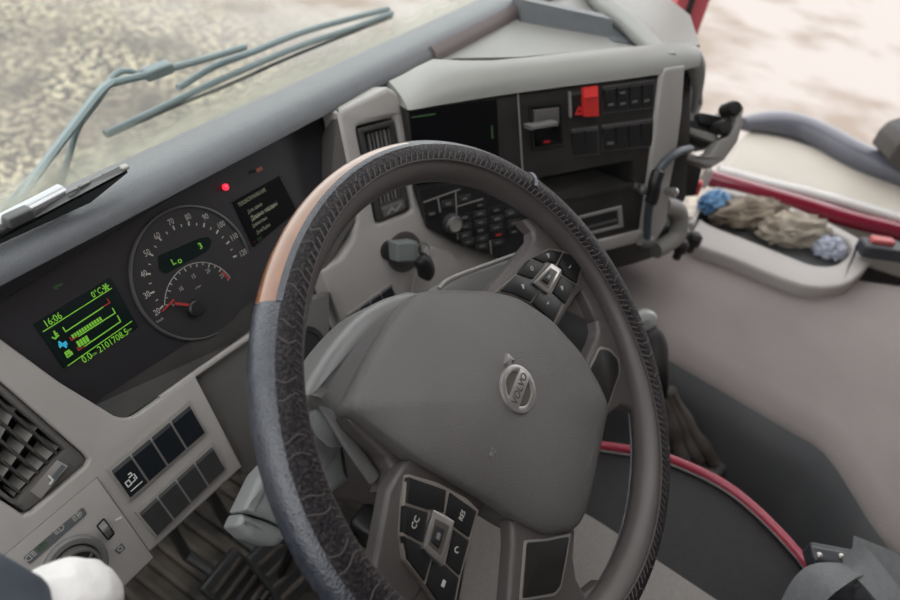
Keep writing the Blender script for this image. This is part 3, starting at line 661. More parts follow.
# ============================================================ INSTRUMENT CLUSTER
def build_cluster():
    T = thing('instrument_cluster', 'dark instrument cluster with round speedometer and green display', 'instrument cluster', CL.at(193, 360))
    plate('housing', CL, [(-90, 330), (-30, 300), (332, 100), (340, 150), (318, 235), (262, 300), (200, 376), (110, 428), (40, 400)], -0.03, 0.0, 'cluster', T)
    # upper band under the hood, a step proud of the face
    plate('brow', CL, [(-60, 308), (0, 274), (330, 92), (333, 108), (180, 193), (0, 303), (-50, 333)], 0.0, 0.004, 'cluster', T, 0.002)
    c = CL.uv(195, 273)
    mk('dial', *lathe(CL, *c, [(0.0628, 0.0), (0.0628, 0.0009), (0.001, 0.0010)], 64), 'dial', T)
    # dial ring: an arc open towards lower right
    vs, fs = [], []; prof = [(0.0622, 0.0), (0.0622, 0.0022), (0.0630, 0.0030), (0.0643, 0.0027), (0.0646, 0.0)]
    N = 70; a0, a1 = math.radians(-12), math.radians(262)
    for i in range(N + 1):
        a = a0 + (a1 - a0) * i / N; k = math.sin(min(1, min(i, N - i) / 12) * math.pi / 2)
        for r, h in prof: rr = 0.0630 + (r - 0.0630) * (0.35 + 0.65 * k); vs.append(CL.w(c[0] + rr * math.cos(a), c[1] + rr * math.sin(a), h))
    n = len(prof)
    for i in range(N):
        for j in range(n - 1): fs.append((i * n + j, i * n + j + 1, (i + 1) * n + j + 1, (i + 1) * n + j))
    mk('dial_ring', vs, fs, 'ring', T)
    nums = {'20': (157, 312), '30': (147, 295), '40': (144, 274), '50': (147, 253), '60': (157, 236), '70': (171, 222), '80': (188, 217), '90': (205.5, 217), '100': (221, 225), '110': (234, 237), '120': (243, 253)}
    parts = []; ticks = []
    for s, p in nums.items():
        u = V(CL.uv(*p, 0.0013)); parts.append(text(CL, s, u, 0.0082, 0.0014, sx=0.78))
        d = (u - V(c)).normalized(); t0 = V(c) + d * 0.0455; ticks.append(uv_strip(CL, [tuple(t0), tuple(t0 + d * 0.0032)], 0.0014, 0.0014))
    ks = [V(CL.uv(*p, 0.0013)) - V(c) for p in nums.values()]
    for a, b in zip(ks[:-1], ks[1:]):
        d = (a + b).normalized(); t0 = V(c) + d * 0.0455; ticks.append(uv_strip(CL, [tuple(t0), tuple(t0 + d * 0.002)], 0.0008, 0.0014))
    parts.append(text(CL, 'km/h', CL.uv(160, 320, .0013), 0.0036, 0.0014))
    mk('dial_numerals', *join(*parts), 'print_grey', T); mk('dial_ticks', *join(*ticks), 'print_grey', T)
    # rev counter arc
    rc = V(CL.uv(203, 303, 0.0012)); rp = []
    small = {'10': (181, 289), '15': (193.5, 276.6), '20': (208, 271), '25': (222, 276)}
    A0 = (V(CL.uv(166, 305, .0012)) - rc); A1 = (V(CL.uv(231, 277, .0012)) - rc)
    aa0, aa1 = math.atan2(A0.y, A0.x), math.atan2(A1.y, A1.x)
    if aa0 < aa1: aa0 += 2 * math.pi
    R = 0.5 * (A0.length + A1.length)
    arc = [(rc.x + R * math.cos(aa0 + (aa1 - aa0) * i / 28), rc.y + R * math.sin(aa0 + (aa1 - aa0) * i / 28)) for i in range(29)]
    rp.append(uv_strip(CL, arc, 0.0005, 0.0013))
    for i in range(0, 29, 2):
        d = (V(arc[i]) - rc).normalized(); rp.append(uv_strip(CL, [tuple(V(arc[i]) - d * 0.001), tuple(V(arc[i]) - d * (0.004 if i % 4 == 0 else 0.0026))], 0.0007, 0.0013))
    for s, p in small.items(): rp.append(text(CL, s, CL.uv(*p, .0013), 0.0060, 0.0014, sx=0.78))
    rp.append(text(CL, 'r/min', CL.uv(198, 287, .0013), 0.0032, 0.0014)); rp.append(text(CL, '5', CL.uv(173, 305, .0013), 0.0040, 0.0014))
    mk('rev_counter_scale', *join(*rp), 'print_grey', T)
    mk('rev_red_zone', *uv_strip(CL, [(V(arc[i]) - (V(arc[i]) - rc).normalized() * 0.0022).to_tuple() for i in range(25, 29)], 0.0018, 0.0016), 'red_dim', T)
    # needles and their caps
    ncap = CL.uv(194, 308, 0.0012)
    mk('needle_cap', *lathe(CL, *ncap, [(0.0085, 0.0008), (0.008, 0.006), (0.0065, 0.0075), (0.001, 0.0078)], 28), 'black', T)
    mk('needle', *line_strip(CL, [(190, 305), (176, 303.5)], 0.0024, 0.0052, 0.001), 'red_dim', T)
    mk('needle', *line_strip(CL, [(174, 300), (163, 311)], 0.0013, 0.0035, 0.001), 'red_dim', T)
    # gear window in the dial
    win = plate('gear_window', CL, [(158, 256), (200, 238), (208, 236.5), (212.5, 241), (208, 251), (166, 274), (160, 271)], 0.0006, 0.0015, 'lcd', T, rnd=3)
    mk('gear_readout', *join(tpx(CL, 'L', (173.5, 262), 0.0085, 0.0019, bold=0.01), tpx(CL, 'o', (179.5, 260.5), 0.0085, 0.0019, bold=0.01), tpx(CL, '3', (200.5, 246), 0.0085, 0.0019, bold=0.01)), 'green', win)
    # left information display
    q = [(34, 324), (111, 277.5), (139, 327.5), (64, 368)]
    dsp = plate('display', CL, q, 0.0, 0.0016, 'lcd', T, 0.0006)
    f = lambda x, y: (20 + x / 6.0, 270 + y / 6.0)
    G, o = [], 0.0021
    def ln(pts, w=0.0007): G.append(line_strip(CL, [f(*p) for p in pts], w, o))
    ln([(140, 370), (550, 110)]); ln([(288, 575), (672, 307)])
    ln([(258, 345), (275, 370), (500, 222)], 0.0009); ln([(352, 398), (572, 258), (556, 230)], 0.0009); ln([(388, 458), (604, 310), (586, 274)], 0.0009)
    for i in range(12):
        x, y = 318 + i * 15, 398 - i * 9.6; ln([(x - 4, y - 7), (x + 4, y + 7)], 0.0016)
    for i in range(4):
        x, y = 352 + i * 17, 445 - i * 10.5; ln([(x - 7, y - 14), (x + 9, y + 13)], 0.0020)
    G.append(text(CL, '16:06', CL.uv(*f(197, 300), o), 0.0085, o, sx=0.8, bold=0.008)); G.append(text(CL, '0°C', CL.uv(*f(462, 137), o), 0.0078, o, sx=0.8, bold=0.008))
    G.append(text(CL, '0.0', CL.uv(*f(402, 528), o), 0.0088, o, sx=0.8, bold=0.008)); G.append(text(CL, 'km', CL.uv(*f(444, 505), o), 0.0040, o))
    G.append(text(CL, '2101708.5', CL.uv(*f(560, 424), o), 0.0084, o, sx=0.84, bold=0.008)); G.append(text(CL, 'km', CL.uv(*f(657, 358), o), 0.0034, o))
    cx, cy = CL.uv(*f(515, 103), o)
    for k in range(3):
        a = k * math.pi / 3; G.append(uv_strip(CL, [(cx - 0.0028 * math.cos(a), cy - 0.0028 * math.sin(a)), (cx + 0.0028 * math.cos(a), cy + 0.0028 * math.sin(a))], 0.0011, o))
    ln([(205, 368), (222, 402)], 0.0014); ln([(195, 405), (212, 412), (232, 392)], 0.0012); ln([(210, 388), (225, 380)], 0.0010)
    ln([(272, 496), (296, 482), (308, 508), (286, 524), (272, 496)], 0.0012); ln([(308, 490), (316, 506)], 0.001); ln([(282, 506), (300, 495)], 0.0016)
    mk('display_readout', *join(*G), 'green', dsp)
    mk('coolant_symbol', *join(line_strip(CL, [f(235, 432), f(278, 462)], 0.0016, o), line_strip(CL, [f(240, 462), f(275, 432)], 0.0016, o), line_strip(CL, [f(236, 448), f(282, 445)], 0.0016, o)), 'blue_lit', dsp)
    mk('warning_zone', *join(line_strip(CL, [f(500, 220), f(540, 197), f(524, 172)], 0.0010, o), line_strip(CL, [f(300, 405), f(310, 422), f(342, 402)], 0.0010, o), line_strip(CL, [f(344, 465), f(352, 482), f(380, 462)], 0.0010, o)), 'red_dim', dsp)
    # right text display
    q = [(233, 202), (279, 176.7), (297, 211), (253.7, 247)]
    dsp = plate('text_display', CL, q, 0.0, 0.0014, 'lcd_dim', T)
    plate('display_edge', CL, [(279, 176), (281.5, 175.2), (299, 210), (297, 211)], 0.0, 0.0018, 'black', T)
    g = lambda x, y: (225 + x / 7.5, 170 + y / 7.5)
    L = []
    for s, x, y, sz, bd in (('ТЕХОБСЛУЖИВАНИЕ', 205, 205, 0.0052, 0), ('Дата, время', 225, 285, 0.0048, 0), ('Диагностика', 260, 390, 0.0046, 0), ('Дата/Пробег', 290, 440, 0.0046, 0)):
        L.append(text(CL, s, CL.uv(*g(x, y), .0018), sz, 0.0018, sx=0.72, bold=bd))
    mk('display_text', *join(*L), 'print_yellow', dsp)
    mk('display_text', *text(CL, 'Данные машины', CL.uv(*g(295, 308), .0018), 0.0064, 0.0019, sx=0.74, bold=0.015), 'print_yellow', dsp)
    mk('display_text', *text(CL, 'ESC', CL.uv(*g(262, 515), .0018), 0.0044, 0.0018), 'green_dim', dsp)
    mk('display_text', *text(CL, '◂', CL.uv(*g(222, 540), .0018), 0.0044, 0.0018), 'red_dim', dsp)
    # telltales
    u = CL.uv(226, 187, 0.004)
    tl = mk('warning_lamp', *lathe(CL, *u, [(0.0032, 0.002), (0.0032, 0.0044), (0.0005, 0.0045)], 20), 'red_lit', T)
    mk('lamp_symbol', *join(uv_strip(CL, [(u[0], u[1] - 0.0003), (u[0], u[1] + 0.0016)], 0.0006, 0.0049)), 'print_white', tl)
    u = CL.uv(259, 169.5, 0.004); mk('warning_lamp', *uv_strip(CL, [(u[0] - 0.003, u[1]), (u[0] + 0.003, u[1])], 0.0035, 0.0047), 'amber_dim', T)
    mk('indicator_symbol', *join(line_strip(CL, [(54, 288), (62, 284)], 0.0016, 0.0006), line_strip(CL, [(57, 285), (54, 288), (58, 288.5)], 0.0010, 0.0006)), 'green_dim', T)
build_cluster()

# ============================================================ STEERING WHEEL
def build_wheel():
    T = thing('steering_wheel', 'four spoke truck steering wheel with laced leather rim cover', 'steering wheel', (0, 0, 0.62))
    R, r = 0.207, 0.0172
    def ringpt(th, ph, rr): return WP.w((R + rr * math.cos(ph)) * math.cos(th), (R + rr * math.cos(ph)) * math.sin(th), rr * math.sin(ph))
    def shell(name, th0, th1, ph0, ph1, r0, r1, m, nth=120, nph=16, closed=False, taper=0.0):
        secs = []
        for i in range(nth + (0 if closed else 1)):
            th = th0 + (th1 - th0) * i / nth
            tp = 1.0
            pe = ph1(th) if callable(ph1) else ph1
            s = [ringpt(th, ph0 + (pe - ph0) * j / nph, r1) for j in range(nph + 1)] + [ringpt(th, pe + (ph0 - pe) * j / 4, r0) for j in range(5)]
            secs.append(s)
        if closed: secs.append(secs[0])
        vs, fs = loft(secs, caps=not closed)
        return mk(name, vs, fs, m, T, smooth=50)
    # core
    secs = []
    for i in range(161):
        th = 2 * math.pi * i / 160; secs.append([ringpt(th, 2 * math.pi * j / 20, r) for j in range(20)])
    mk('rim', *loft(secs, caps=False), 'wheel_grey', T)
    def th_of(x, y):
        u, v = WP.uv(x, y); return math.atan2(v, u)
    w0, w1 = th_of(398, 144), th_of(254, 303)
    if w1 < w0: w1 += 2 * math.pi
    d = math.radians
    # smooth leather outside, wood at the upper left, worn laced band facing the driver
    def bend(th): return d(102 + 32 * math.cos(th + R15) ** 2)      # inner edge of the laced band
    shell('leather_cover', w1, w0 + 2 * math.pi, d(-120), d(62), r - 0.0005, r + 0.0018, 'leather', 150)
    shell('wood_inlay', w0, w1, d(-125), d(52), r - 0.0005, r + 0.0016, 'wood', 60)
    shell('leather_cover', w0, w1, d(50), d(63), r - 0.0005, r + 0.0026, 'leather', 60, 6)
    shell('laced_band', w1, w0 + 2 * math.pi, d(60), bend, r - 0.0005, r + 0.0022, 'leather_worn', 160, 10)
    shell('laced_band', w0, w1, d(60), bend, r - 0.0005, r + 0.0022, 'leather_worn', 60, 10)
    # lacing: short raised threads across the band, too many to pick apart
    parts = []
    N = 200
    for i in range(N):
        th = 2 * math.pi * i / N; dt = 2 * math.pi / N * 0.6; e = bend(th)
        pts = [ringpt(th + dt * (k / 3), e - d(20 - 20 * k / 3), r + 0.0023) for k in range(4)]
        parts.append(tube(pts, 0.0007, 5))
    for i in range(0, 72):
        th = 2 * math.pi * i / 72 + 0.02 * math.sin(i * 3.1); e = bend(th) - d(20)
        pts = [ringpt(th + 0.010 * math.sin(k * 0.9 + i), d(62) + (e - d(62)) * k / 5, r + 0.0021) for k in range(6)]
        parts.append(tube(pts, 0.0007, 5))
    mk('lacing', *join(*parts), 'thread', T, kind='stuff', label='brown lacing thread of the rim cover')
    for a, rr in ((0, 0.0011), (20, 0.0006)):
        mk('band_edge', *tube([ringpt(2 * math.pi * i / 200, bend(2 * math.pi * i / 200) - d(a), r + 0.0016) for i in range(201)], rr, 6, caps=False), 'thread', T)
    # cover seam near the one o'clock position
    ts = th_of(523, 172); mk('cover_seam', *tube([ringpt(ts, d(-10 + 110 * k / 10), r + 0.0026) for k in range(11)], 0.0022, 6), 'leather', T)
    # ---- airbag cover, domed
    hub = [(413, 293), (450, 291), (487, 292), (513, 298), (547, 320), (577, 353), (597, 387), (606, 408), (599, 440), (591, 480), (583, 513), (573, 531), (547, 535), (530, 528), (480, 497), (410, 457), (343, 410), (352, 392), (368, 360), (390, 323)]
    def eh(p):
        v = WP.uv(*p, 0.0)[1]; return -0.003 - 1.15 * max(0.0, v) ** 2 - 0.25 * max(0.0, -v) ** 2
    o = fillet([WP.uv(*p, eh(p)) for p in hub], 0.010, 4)
    def drop(v): return -0.003 - 1.15 * max(0.0, v) ** 2 - 0.25 * max(0.0, -v) ** 2
    cx = sum(p[0] for p in o) / len(o); cy = sum(p[1] for p in o) / len(o)
    rings = [(0.985, -0.040), (1.0, -0.016), (1.0, -0.004), (0.994, 0.0005), (0.982, 0.0030), (0.93, 0.0062), (0.82, 0.0098), (0.65, 0.0127), (0.45, 0.0147), (0.25, 0.0158), (0.1, 0.0161)]
    vs, fs = loft([[WP.w(cx + (u - cx) * s, cy + (v - cy) * s, h + drop(cy + (v - cy) * s) + 0.003) for u, v in o] for s, h in rings])
    ab = mk('airbag_cover', vs, fs, 'hub_grey', T, smooth=40)
    def dome(u, v):
        d = V((u - cx, v - cy)); L = d.length; best = 1e9; n = len(o)
        for i in range(n):
            a, b = V(o[i - 1]) - V((cx, cy)), V(o[i]) - V((cx, cy)); e = b - a; den = d.x * e.y - d.y * e.x
            if abs(den) < 1e-12: continue
            t = (a.x * e.y - a.y * e.x) / den; q = (a.x * d.y - a.y * d.x) / den
            if t > 0 and -1e-6 <= q <= 1 + 1e-6: best = min(best, t)
        sv = 1 / best; rr = rings[2:]
        for (s1, h1), (s0, h0) in zip(rr[:-1], rr[1:]):
            if s0 <= sv <= s1: return h0 + (h1 - h0) * (sv - s0) / max(1e-6, s1 - s0) + drop(v) + 0.003
        return rings[-1][1]
    # emblem
    eu = WP.uv(518, 389, 0.0165); er = 0.0205; eo = 0.0158
    def ell(rad, n=36): return [(eu[0] + rad * math.cos(2 * math.pi * i / n), eu[1] + rad * math.sin(2 * math.pi * i / n)) for i in range(n)]
    mk('emblem_field', *prism(WP, [ell(er * 0.86)], 0.012, eo + 0.0008), 'emblem_dark', ab)
    mk('emblem_ring', *prism(WP, [ell(er), ell(er * 0.72)], 0.012, eo + 0.0024, 0.0008), 'emblem', ab)
    b = er * 0.30
    mk('emblem_band', *prism(WP, [[(eu[0] - er * 0.86, eu[1] - b), (eu[0] + er * 0.86, eu[1] - b), (eu[0] + er * 0.86, eu[1] + b), (eu[0] - er * 0.86, eu[1] + b)]], 0.012, eo + 0.0026, 0.0004), 'emblem', ab)
    mk('emblem_letters', *text(WP, 'VOLVO', eu, 0.0098, eo + 0.0029, sx=0.98, bold=0.012), 'emblem_dark', ab)
    ca = math.radians(50); ax, ay = V((math.cos(ca), math.sin(ca))), V((-math.sin(ca), math.cos(ca))); E = V(eu)
    tip = [E + ax * er * 0.98 - ay * er * 0.09, E + ax * er * 1.18 - ay * er * 0.09, E + ax * er * 1.12 - ay * er * 0.32, E + ax * er * 1.5, E + ax * er * 1.12 + ay * er * 0.32, E + ax * er * 1.18 + ay * er * 0.09, E + ax * er * 0.98 + ay * er * 0.09]
    mk('emblem_arrow', *prism(WP, [[tuple(p) for p in tip]], 0.010, eo + 0.0022, 0.0004), 'emblem', ab)
    # horn mark and airbag lettering
    hu = WP.uv(490, 453, 0.0105); hz = dome(*hu) + 0.0007
    mk('horn_symbol', *uv_strip(WP, [(hu[0] - 0.003, hu[1] + 0.0012), (hu[0] + 0.0005, hu[1] + 0.0008), (hu[0] + 0.003, hu[1] + 0.003), (hu[0] + 0.003, hu[1] - 0.003), (hu[0] + 0.0005, hu[1] - 0.0008), (hu[0] - 0.003, hu[1] - 0.0012), (hu[0] - 0.003, hu[1] + 0.0012)], 0.0007, hz, 0.002), 'spoke_edge', ab)
    au = WP.uv(587, 458, 0.004)
    mk('airbag_letters', *text(WP, 'AIRBAG', au, 0.0052, dome(*au) + 0.0012), 'spoke_edge', ab)
    # ---- hub skirt seen above the cover (towards the dash)
    wing = [(420, 289), (404, 291), (385, 298), (366, 310), (349, 327), (333, 347), (320, 367), (311, 383), (306, 394), (312, 402), (326, 408), (340, 418), (350, 432), (380, 440), (440, 420), (470, 340), (450, 300)]
    mk('hub_skirt', *prism(WP, [smooth_closed(pp(WP, wing, -0.031), 4)], -0.075, -0.031, 0.013, 6), 'hub_back', T, smooth=70)
    # ---- spokes
    def spoke(name, pts, back, front, m='wheel_grey', bev=0.005, rnd=0):
        return plate(name, WP, pts, back, front, m, T, bev, rnd=rnd, seg=4, smooth=60)
    spoke('spoke', [(470, 300), (487, 292), (505, 272), (524, 250), (534, 238), (534, 230), (524, 219), (560, 205), (590, 240), (614, 290), (625, 322), (610, 330), (598, 322), (592, 307), (584, 290), (578, 296), (556, 332), (520, 330)], -0.020, -0.006)
    sp = spoke('spoke', [(575, 385), (585, 364), (597, 338), (599, 330), (597, 318), (625, 320), (640, 360), (643, 400), (643, 415), (634, 410), (622, 406), (613, 413), (600, 425), (570, 420)], -0.020, -0.006)
    sp2 = spoke('spoke', [(512, 520), (513, 545), (509, 600), (500, 640), (560, 660), (606, 600), (604, 580), (586, 594), (578, 578), (575, 557), (577, 532), (570, 510)], -0.020, -0.006)
    spoke('spoke', [(404, 462), (398, 472), (388, 490), (379, 540), (374, 566), (350, 600), (380, 650), (440, 672), (470, 640), (456, 600), (473, 540), (482, 506), (520, 524), (500, 480), (430, 450)], -0.024, -0.010, bev=0.004)
    spoke('spoke_root', [(346, 416), (352, 426), (384, 455), (393, 470), (388, 490), (440, 500), (480, 470), (430, 420)], -0.045, -0.021, bev=0.006)
    # lower spoke inserts
    for s, pts in ((sp, [(587, 373), (600, 346), (610, 348), (619, 358), (621, 373), (614, 392), (607.5, 411)]), (sp2, [(525, 540), (548, 538), (572, 533), (567, 562), (562, 588), (556, 596), (520, 602)])):
        plate('insert_rim', WP, pts, -0.01, -0.0045, 'spoke_edge', s, 0.001, rnd=3)
        c = V((sum(p[0] for p in pts) / len(pts), sum(p[1] for p in pts) / len(pts)))
        plate('spoke_insert', WP, [tuple(c + (V(p) - c) * 0.90) for p in pts], -0.01, -0.0036, 'pad_insert', s, 0.0008, rnd=3)
    # ---- button pads
    def pad(outline, buttons, frame, win, syms, f, off):
        P = plate('button_pad', WP, [f(*p) for p in outline], off - 0.012, off, 'pad_line', T, 0.001, rnd=1.5)
        for b in buttons:
            pts = [f(*p) for p in b]; u = pp(WP, pts, off + 0.002)
            if area2(u) < 0: u = u[::-1]
            u = inset(u, 0.0005)
            mk('button', *prism(WP, [u], off - 0.004, off + 0.0022, 0.0008), 'pad', P)
        fr = [f(*p) for p in frame]
        plate('scroller_frame', WP, fr, off - 0.002, off + 0.0045, 'chrome', P, 0.0012, rnd=1.5)
        c = V((sum(p[0] for p in fr) / 4, sum(p[1] for p in fr) / 4))
        plate('scroller_well', WP, [tuple(c + (V(p) - c) * 0.66) for p in fr], off + 0.002, off + 0.0049, 'emblem_dark', P, rnd=1)
        k = [tuple(c + (V(p) - c) * 0.42) for p in fr]
        plate('scroller', WP, k, off + 0.003, off + 0.0068, 'black', P, 0.0014)
        k = [tuple(c + (V(p) - c) * 0.16) for p in fr]
        plate('scroller_ridge', WP, k, off + 0.005, off + 0.0074, 'hub_back', P, 0.0003)
        for sy in syms(off + 0.0026): mk('button_symbol', *sy, 'print_grey', P)
    fR = lambda x, y: (490 + x / 6.0, 240 + y / 6.0)
    def symR(o):
        out = []
        for (x, y), k in (((350, 90), 0), ((252, 170), 1), ((198, 275), 2), ((480, 160), 3), ((432, 285), 4), ((348, 378), 3)):
            u, v = WP.uv(*fR(x, y), o); s = 0.0018
            if k in (0, 2, 4): out.append(uv_strip(WP, [(u - s, v - s), (u + s, v - s * .2), (u - s * .2, v + s), (u - s, v - s)], 0.0012, o))
            elif k == 1: out.append(uv_strip(WP, [(u + s * math.cos(i * .8), v + s * math.sin(i * .8)) for i in range(9)], 0.0008, o))
            else: out.append(uv_strip(WP, [(u - s, v + s * .4), (u, v - s * .4), (u + s, v - s * .1)], 0.0007, o))
        return out
    pad([(30, 312), (160, 200), (250, 110), (355, 48), (445, 65), (540, 105), (556, 160), (530, 262), (450, 395), (385, 510), (250, 385), (150, 335)],
        [[(255, 106), (355, 52), (440, 70), (402, 143), (345, 128), (332, 140)], [(447, 72), (538, 110), (550, 160), (526, 262), (436, 203), (438, 180), (408, 148)], [(430, 212), (522, 272), (455, 385), (377, 315)],
         [(302, 306), (350, 328), (370, 320), (440, 375), (384, 496), (252, 376)], [(155, 209), (258, 240), (262, 262), (298, 302), (248, 371), (150, 326), (60, 303)], [(242, 114), (335, 144), (262, 236), (162, 201)]],
        [(370, 137), (434, 176), (352, 323), (262, 255)], None, symR, fR, -0.004)
    fL = lambda x, y: (395 + x / 4.61, 470 + y / 4.61)
    def symL(o):
        out = [text(WP, 'CC', WP.uv(*fL(95, 243), o), 0.0066, o, bold=0.01), text(WP, 'RES', WP.uv(*fL(310, 210), o), 0.0060, o, sx=0.85, bold=0.01)]
        u, v = WP.uv(*fL(287, 368), o); out.append(uv_strip(WP, [(u + 0.002 * math.cos(i * .7), v + 0.002 * math.sin(i * .7)) for i in range(7)], 0.0008, o))
        u, v = WP.uv(*fL(225, 523), o); out.append(uv_strip(WP, [(u - 0.0015, v), (u + 0.0015, v)], 0.0028, o))
        return out
    pad([(62, 18), (200, 58), (330, 128), (388, 185), (352, 320), (305, 495), (270, 680), (225, 660), (140, 530), (50, 415), (36, 290), (44, 155)],
        [[(65, 28), (240, 90), (228, 200), (180, 182), (160, 186), (52, 150)], [(256, 100), (380, 188), (345, 313), (276, 262), (272, 234), (236, 205)], [(48, 159), (158, 193), (132, 338), (41, 289)],
         [(273, 272), (345, 324), (301, 488), (238, 430)], [(41, 299), (130, 346), (135, 366), (170, 410), (139, 518), (57, 410)], [(176, 416), (210, 440), (232, 434), (298, 497), (266, 668), (232, 655), (146, 530)]],
        [(180, 182), (278, 235), (216, 440), (132, 362)], None, symL, fL, -0.004)
build_wheel()

# ============================================================ STEERING COLUMN with stalks
def build_column():
    T = thing('steering_column', 'grey steering column shroud with stalks behind the wheel hub', 'steering column', (0, 0.1, 0.5))
    n = -WP.n
    def sec(d, a, b, cx=0.0, cy=0.0):
        o = WP.o + n * d; q = fillet([(-a, -b), (a, -b), (a, b), (-a, b)], 0.02, 4)
        return [o + E1 * (u + cx) + E2 * (v + cy) for u, v in q]
    mk('shroud', *loft([sec(0.05, 0.062, 0.056, -0.005, 0.0), sec(0.085, 0.068, 0.062, -0.005, -0.004), sec(0.088, 0.066, 0.060, -0.005, -0.004), sec(0.091, 0.068, 0.062, -0.005, -0.004), sec(0.17, 0.066, 0.060, 0, -0.006), sec(0.34, 0.05, 0.05)]), 'wheel_grey', T, smooth=50)
    mk('hub_neck', *lathe(WP, 0.0, 0.0, [(0.045, -0.07), (0.052, -0.045), (0.06, -0.03)], 28), 'hub_back', T)
    # left stalk
    off = -0.075
    st = plate('stalk', WP, [(252, 494), (262, 473), (300, 430), (345, 440), (352, 480), (300, 520), (288, 528), (270, 519), (244, 511)], off - 0.026, off, 'stalk', T, 0.007, rnd=3, seg=4, smooth=60)
    plate('stalk_cap', WP, [(243, 513), (269, 521), (290, 531), (284, 544), (276, 546), (250, 538), (237, 526)], off - 0.025, off - 0.001, 'stalk', st, 0.007, rnd=3, seg=4, smooth=60)
    # thin lever beside the hub
    pts = [WP.at(*p, -0.040) for p in ((318, 396), (330, 412), (342, 432), (357, 455), (374, 479))]
    mk('lever', *tube(smooth_open(pts, 5), 0.0062, 10, flatten=0.7), 'hub_back', T)
    mk('lever_boss', *tube([WP.at(316, 405, -0.05), WP.at(330, 425, -0.052), WP.at(336, 440, -0.06)], [0.010, 0.013, 0.008], 12), 'stalk', T)
    # right stalk paddle
    plate('stalk', WP, [(434, 304), (438, 289), (447, 280), (460, 274), (478, 267.5), (524, 251), (540, 262), (510, 304)], -0.075, -0.052, 'hub_back', T, 0.006, rnd=4, seg=4, smooth=60)
    mk('stalk_ridge', *tube(smooth_open([WP.at(*p, -0.054) for p in ((439, 289), (447, 281), (460, 275), (480, 267.5), (522, 252.5))], 4), 0.0025, 8), 'switch_edge', T)
build_column()

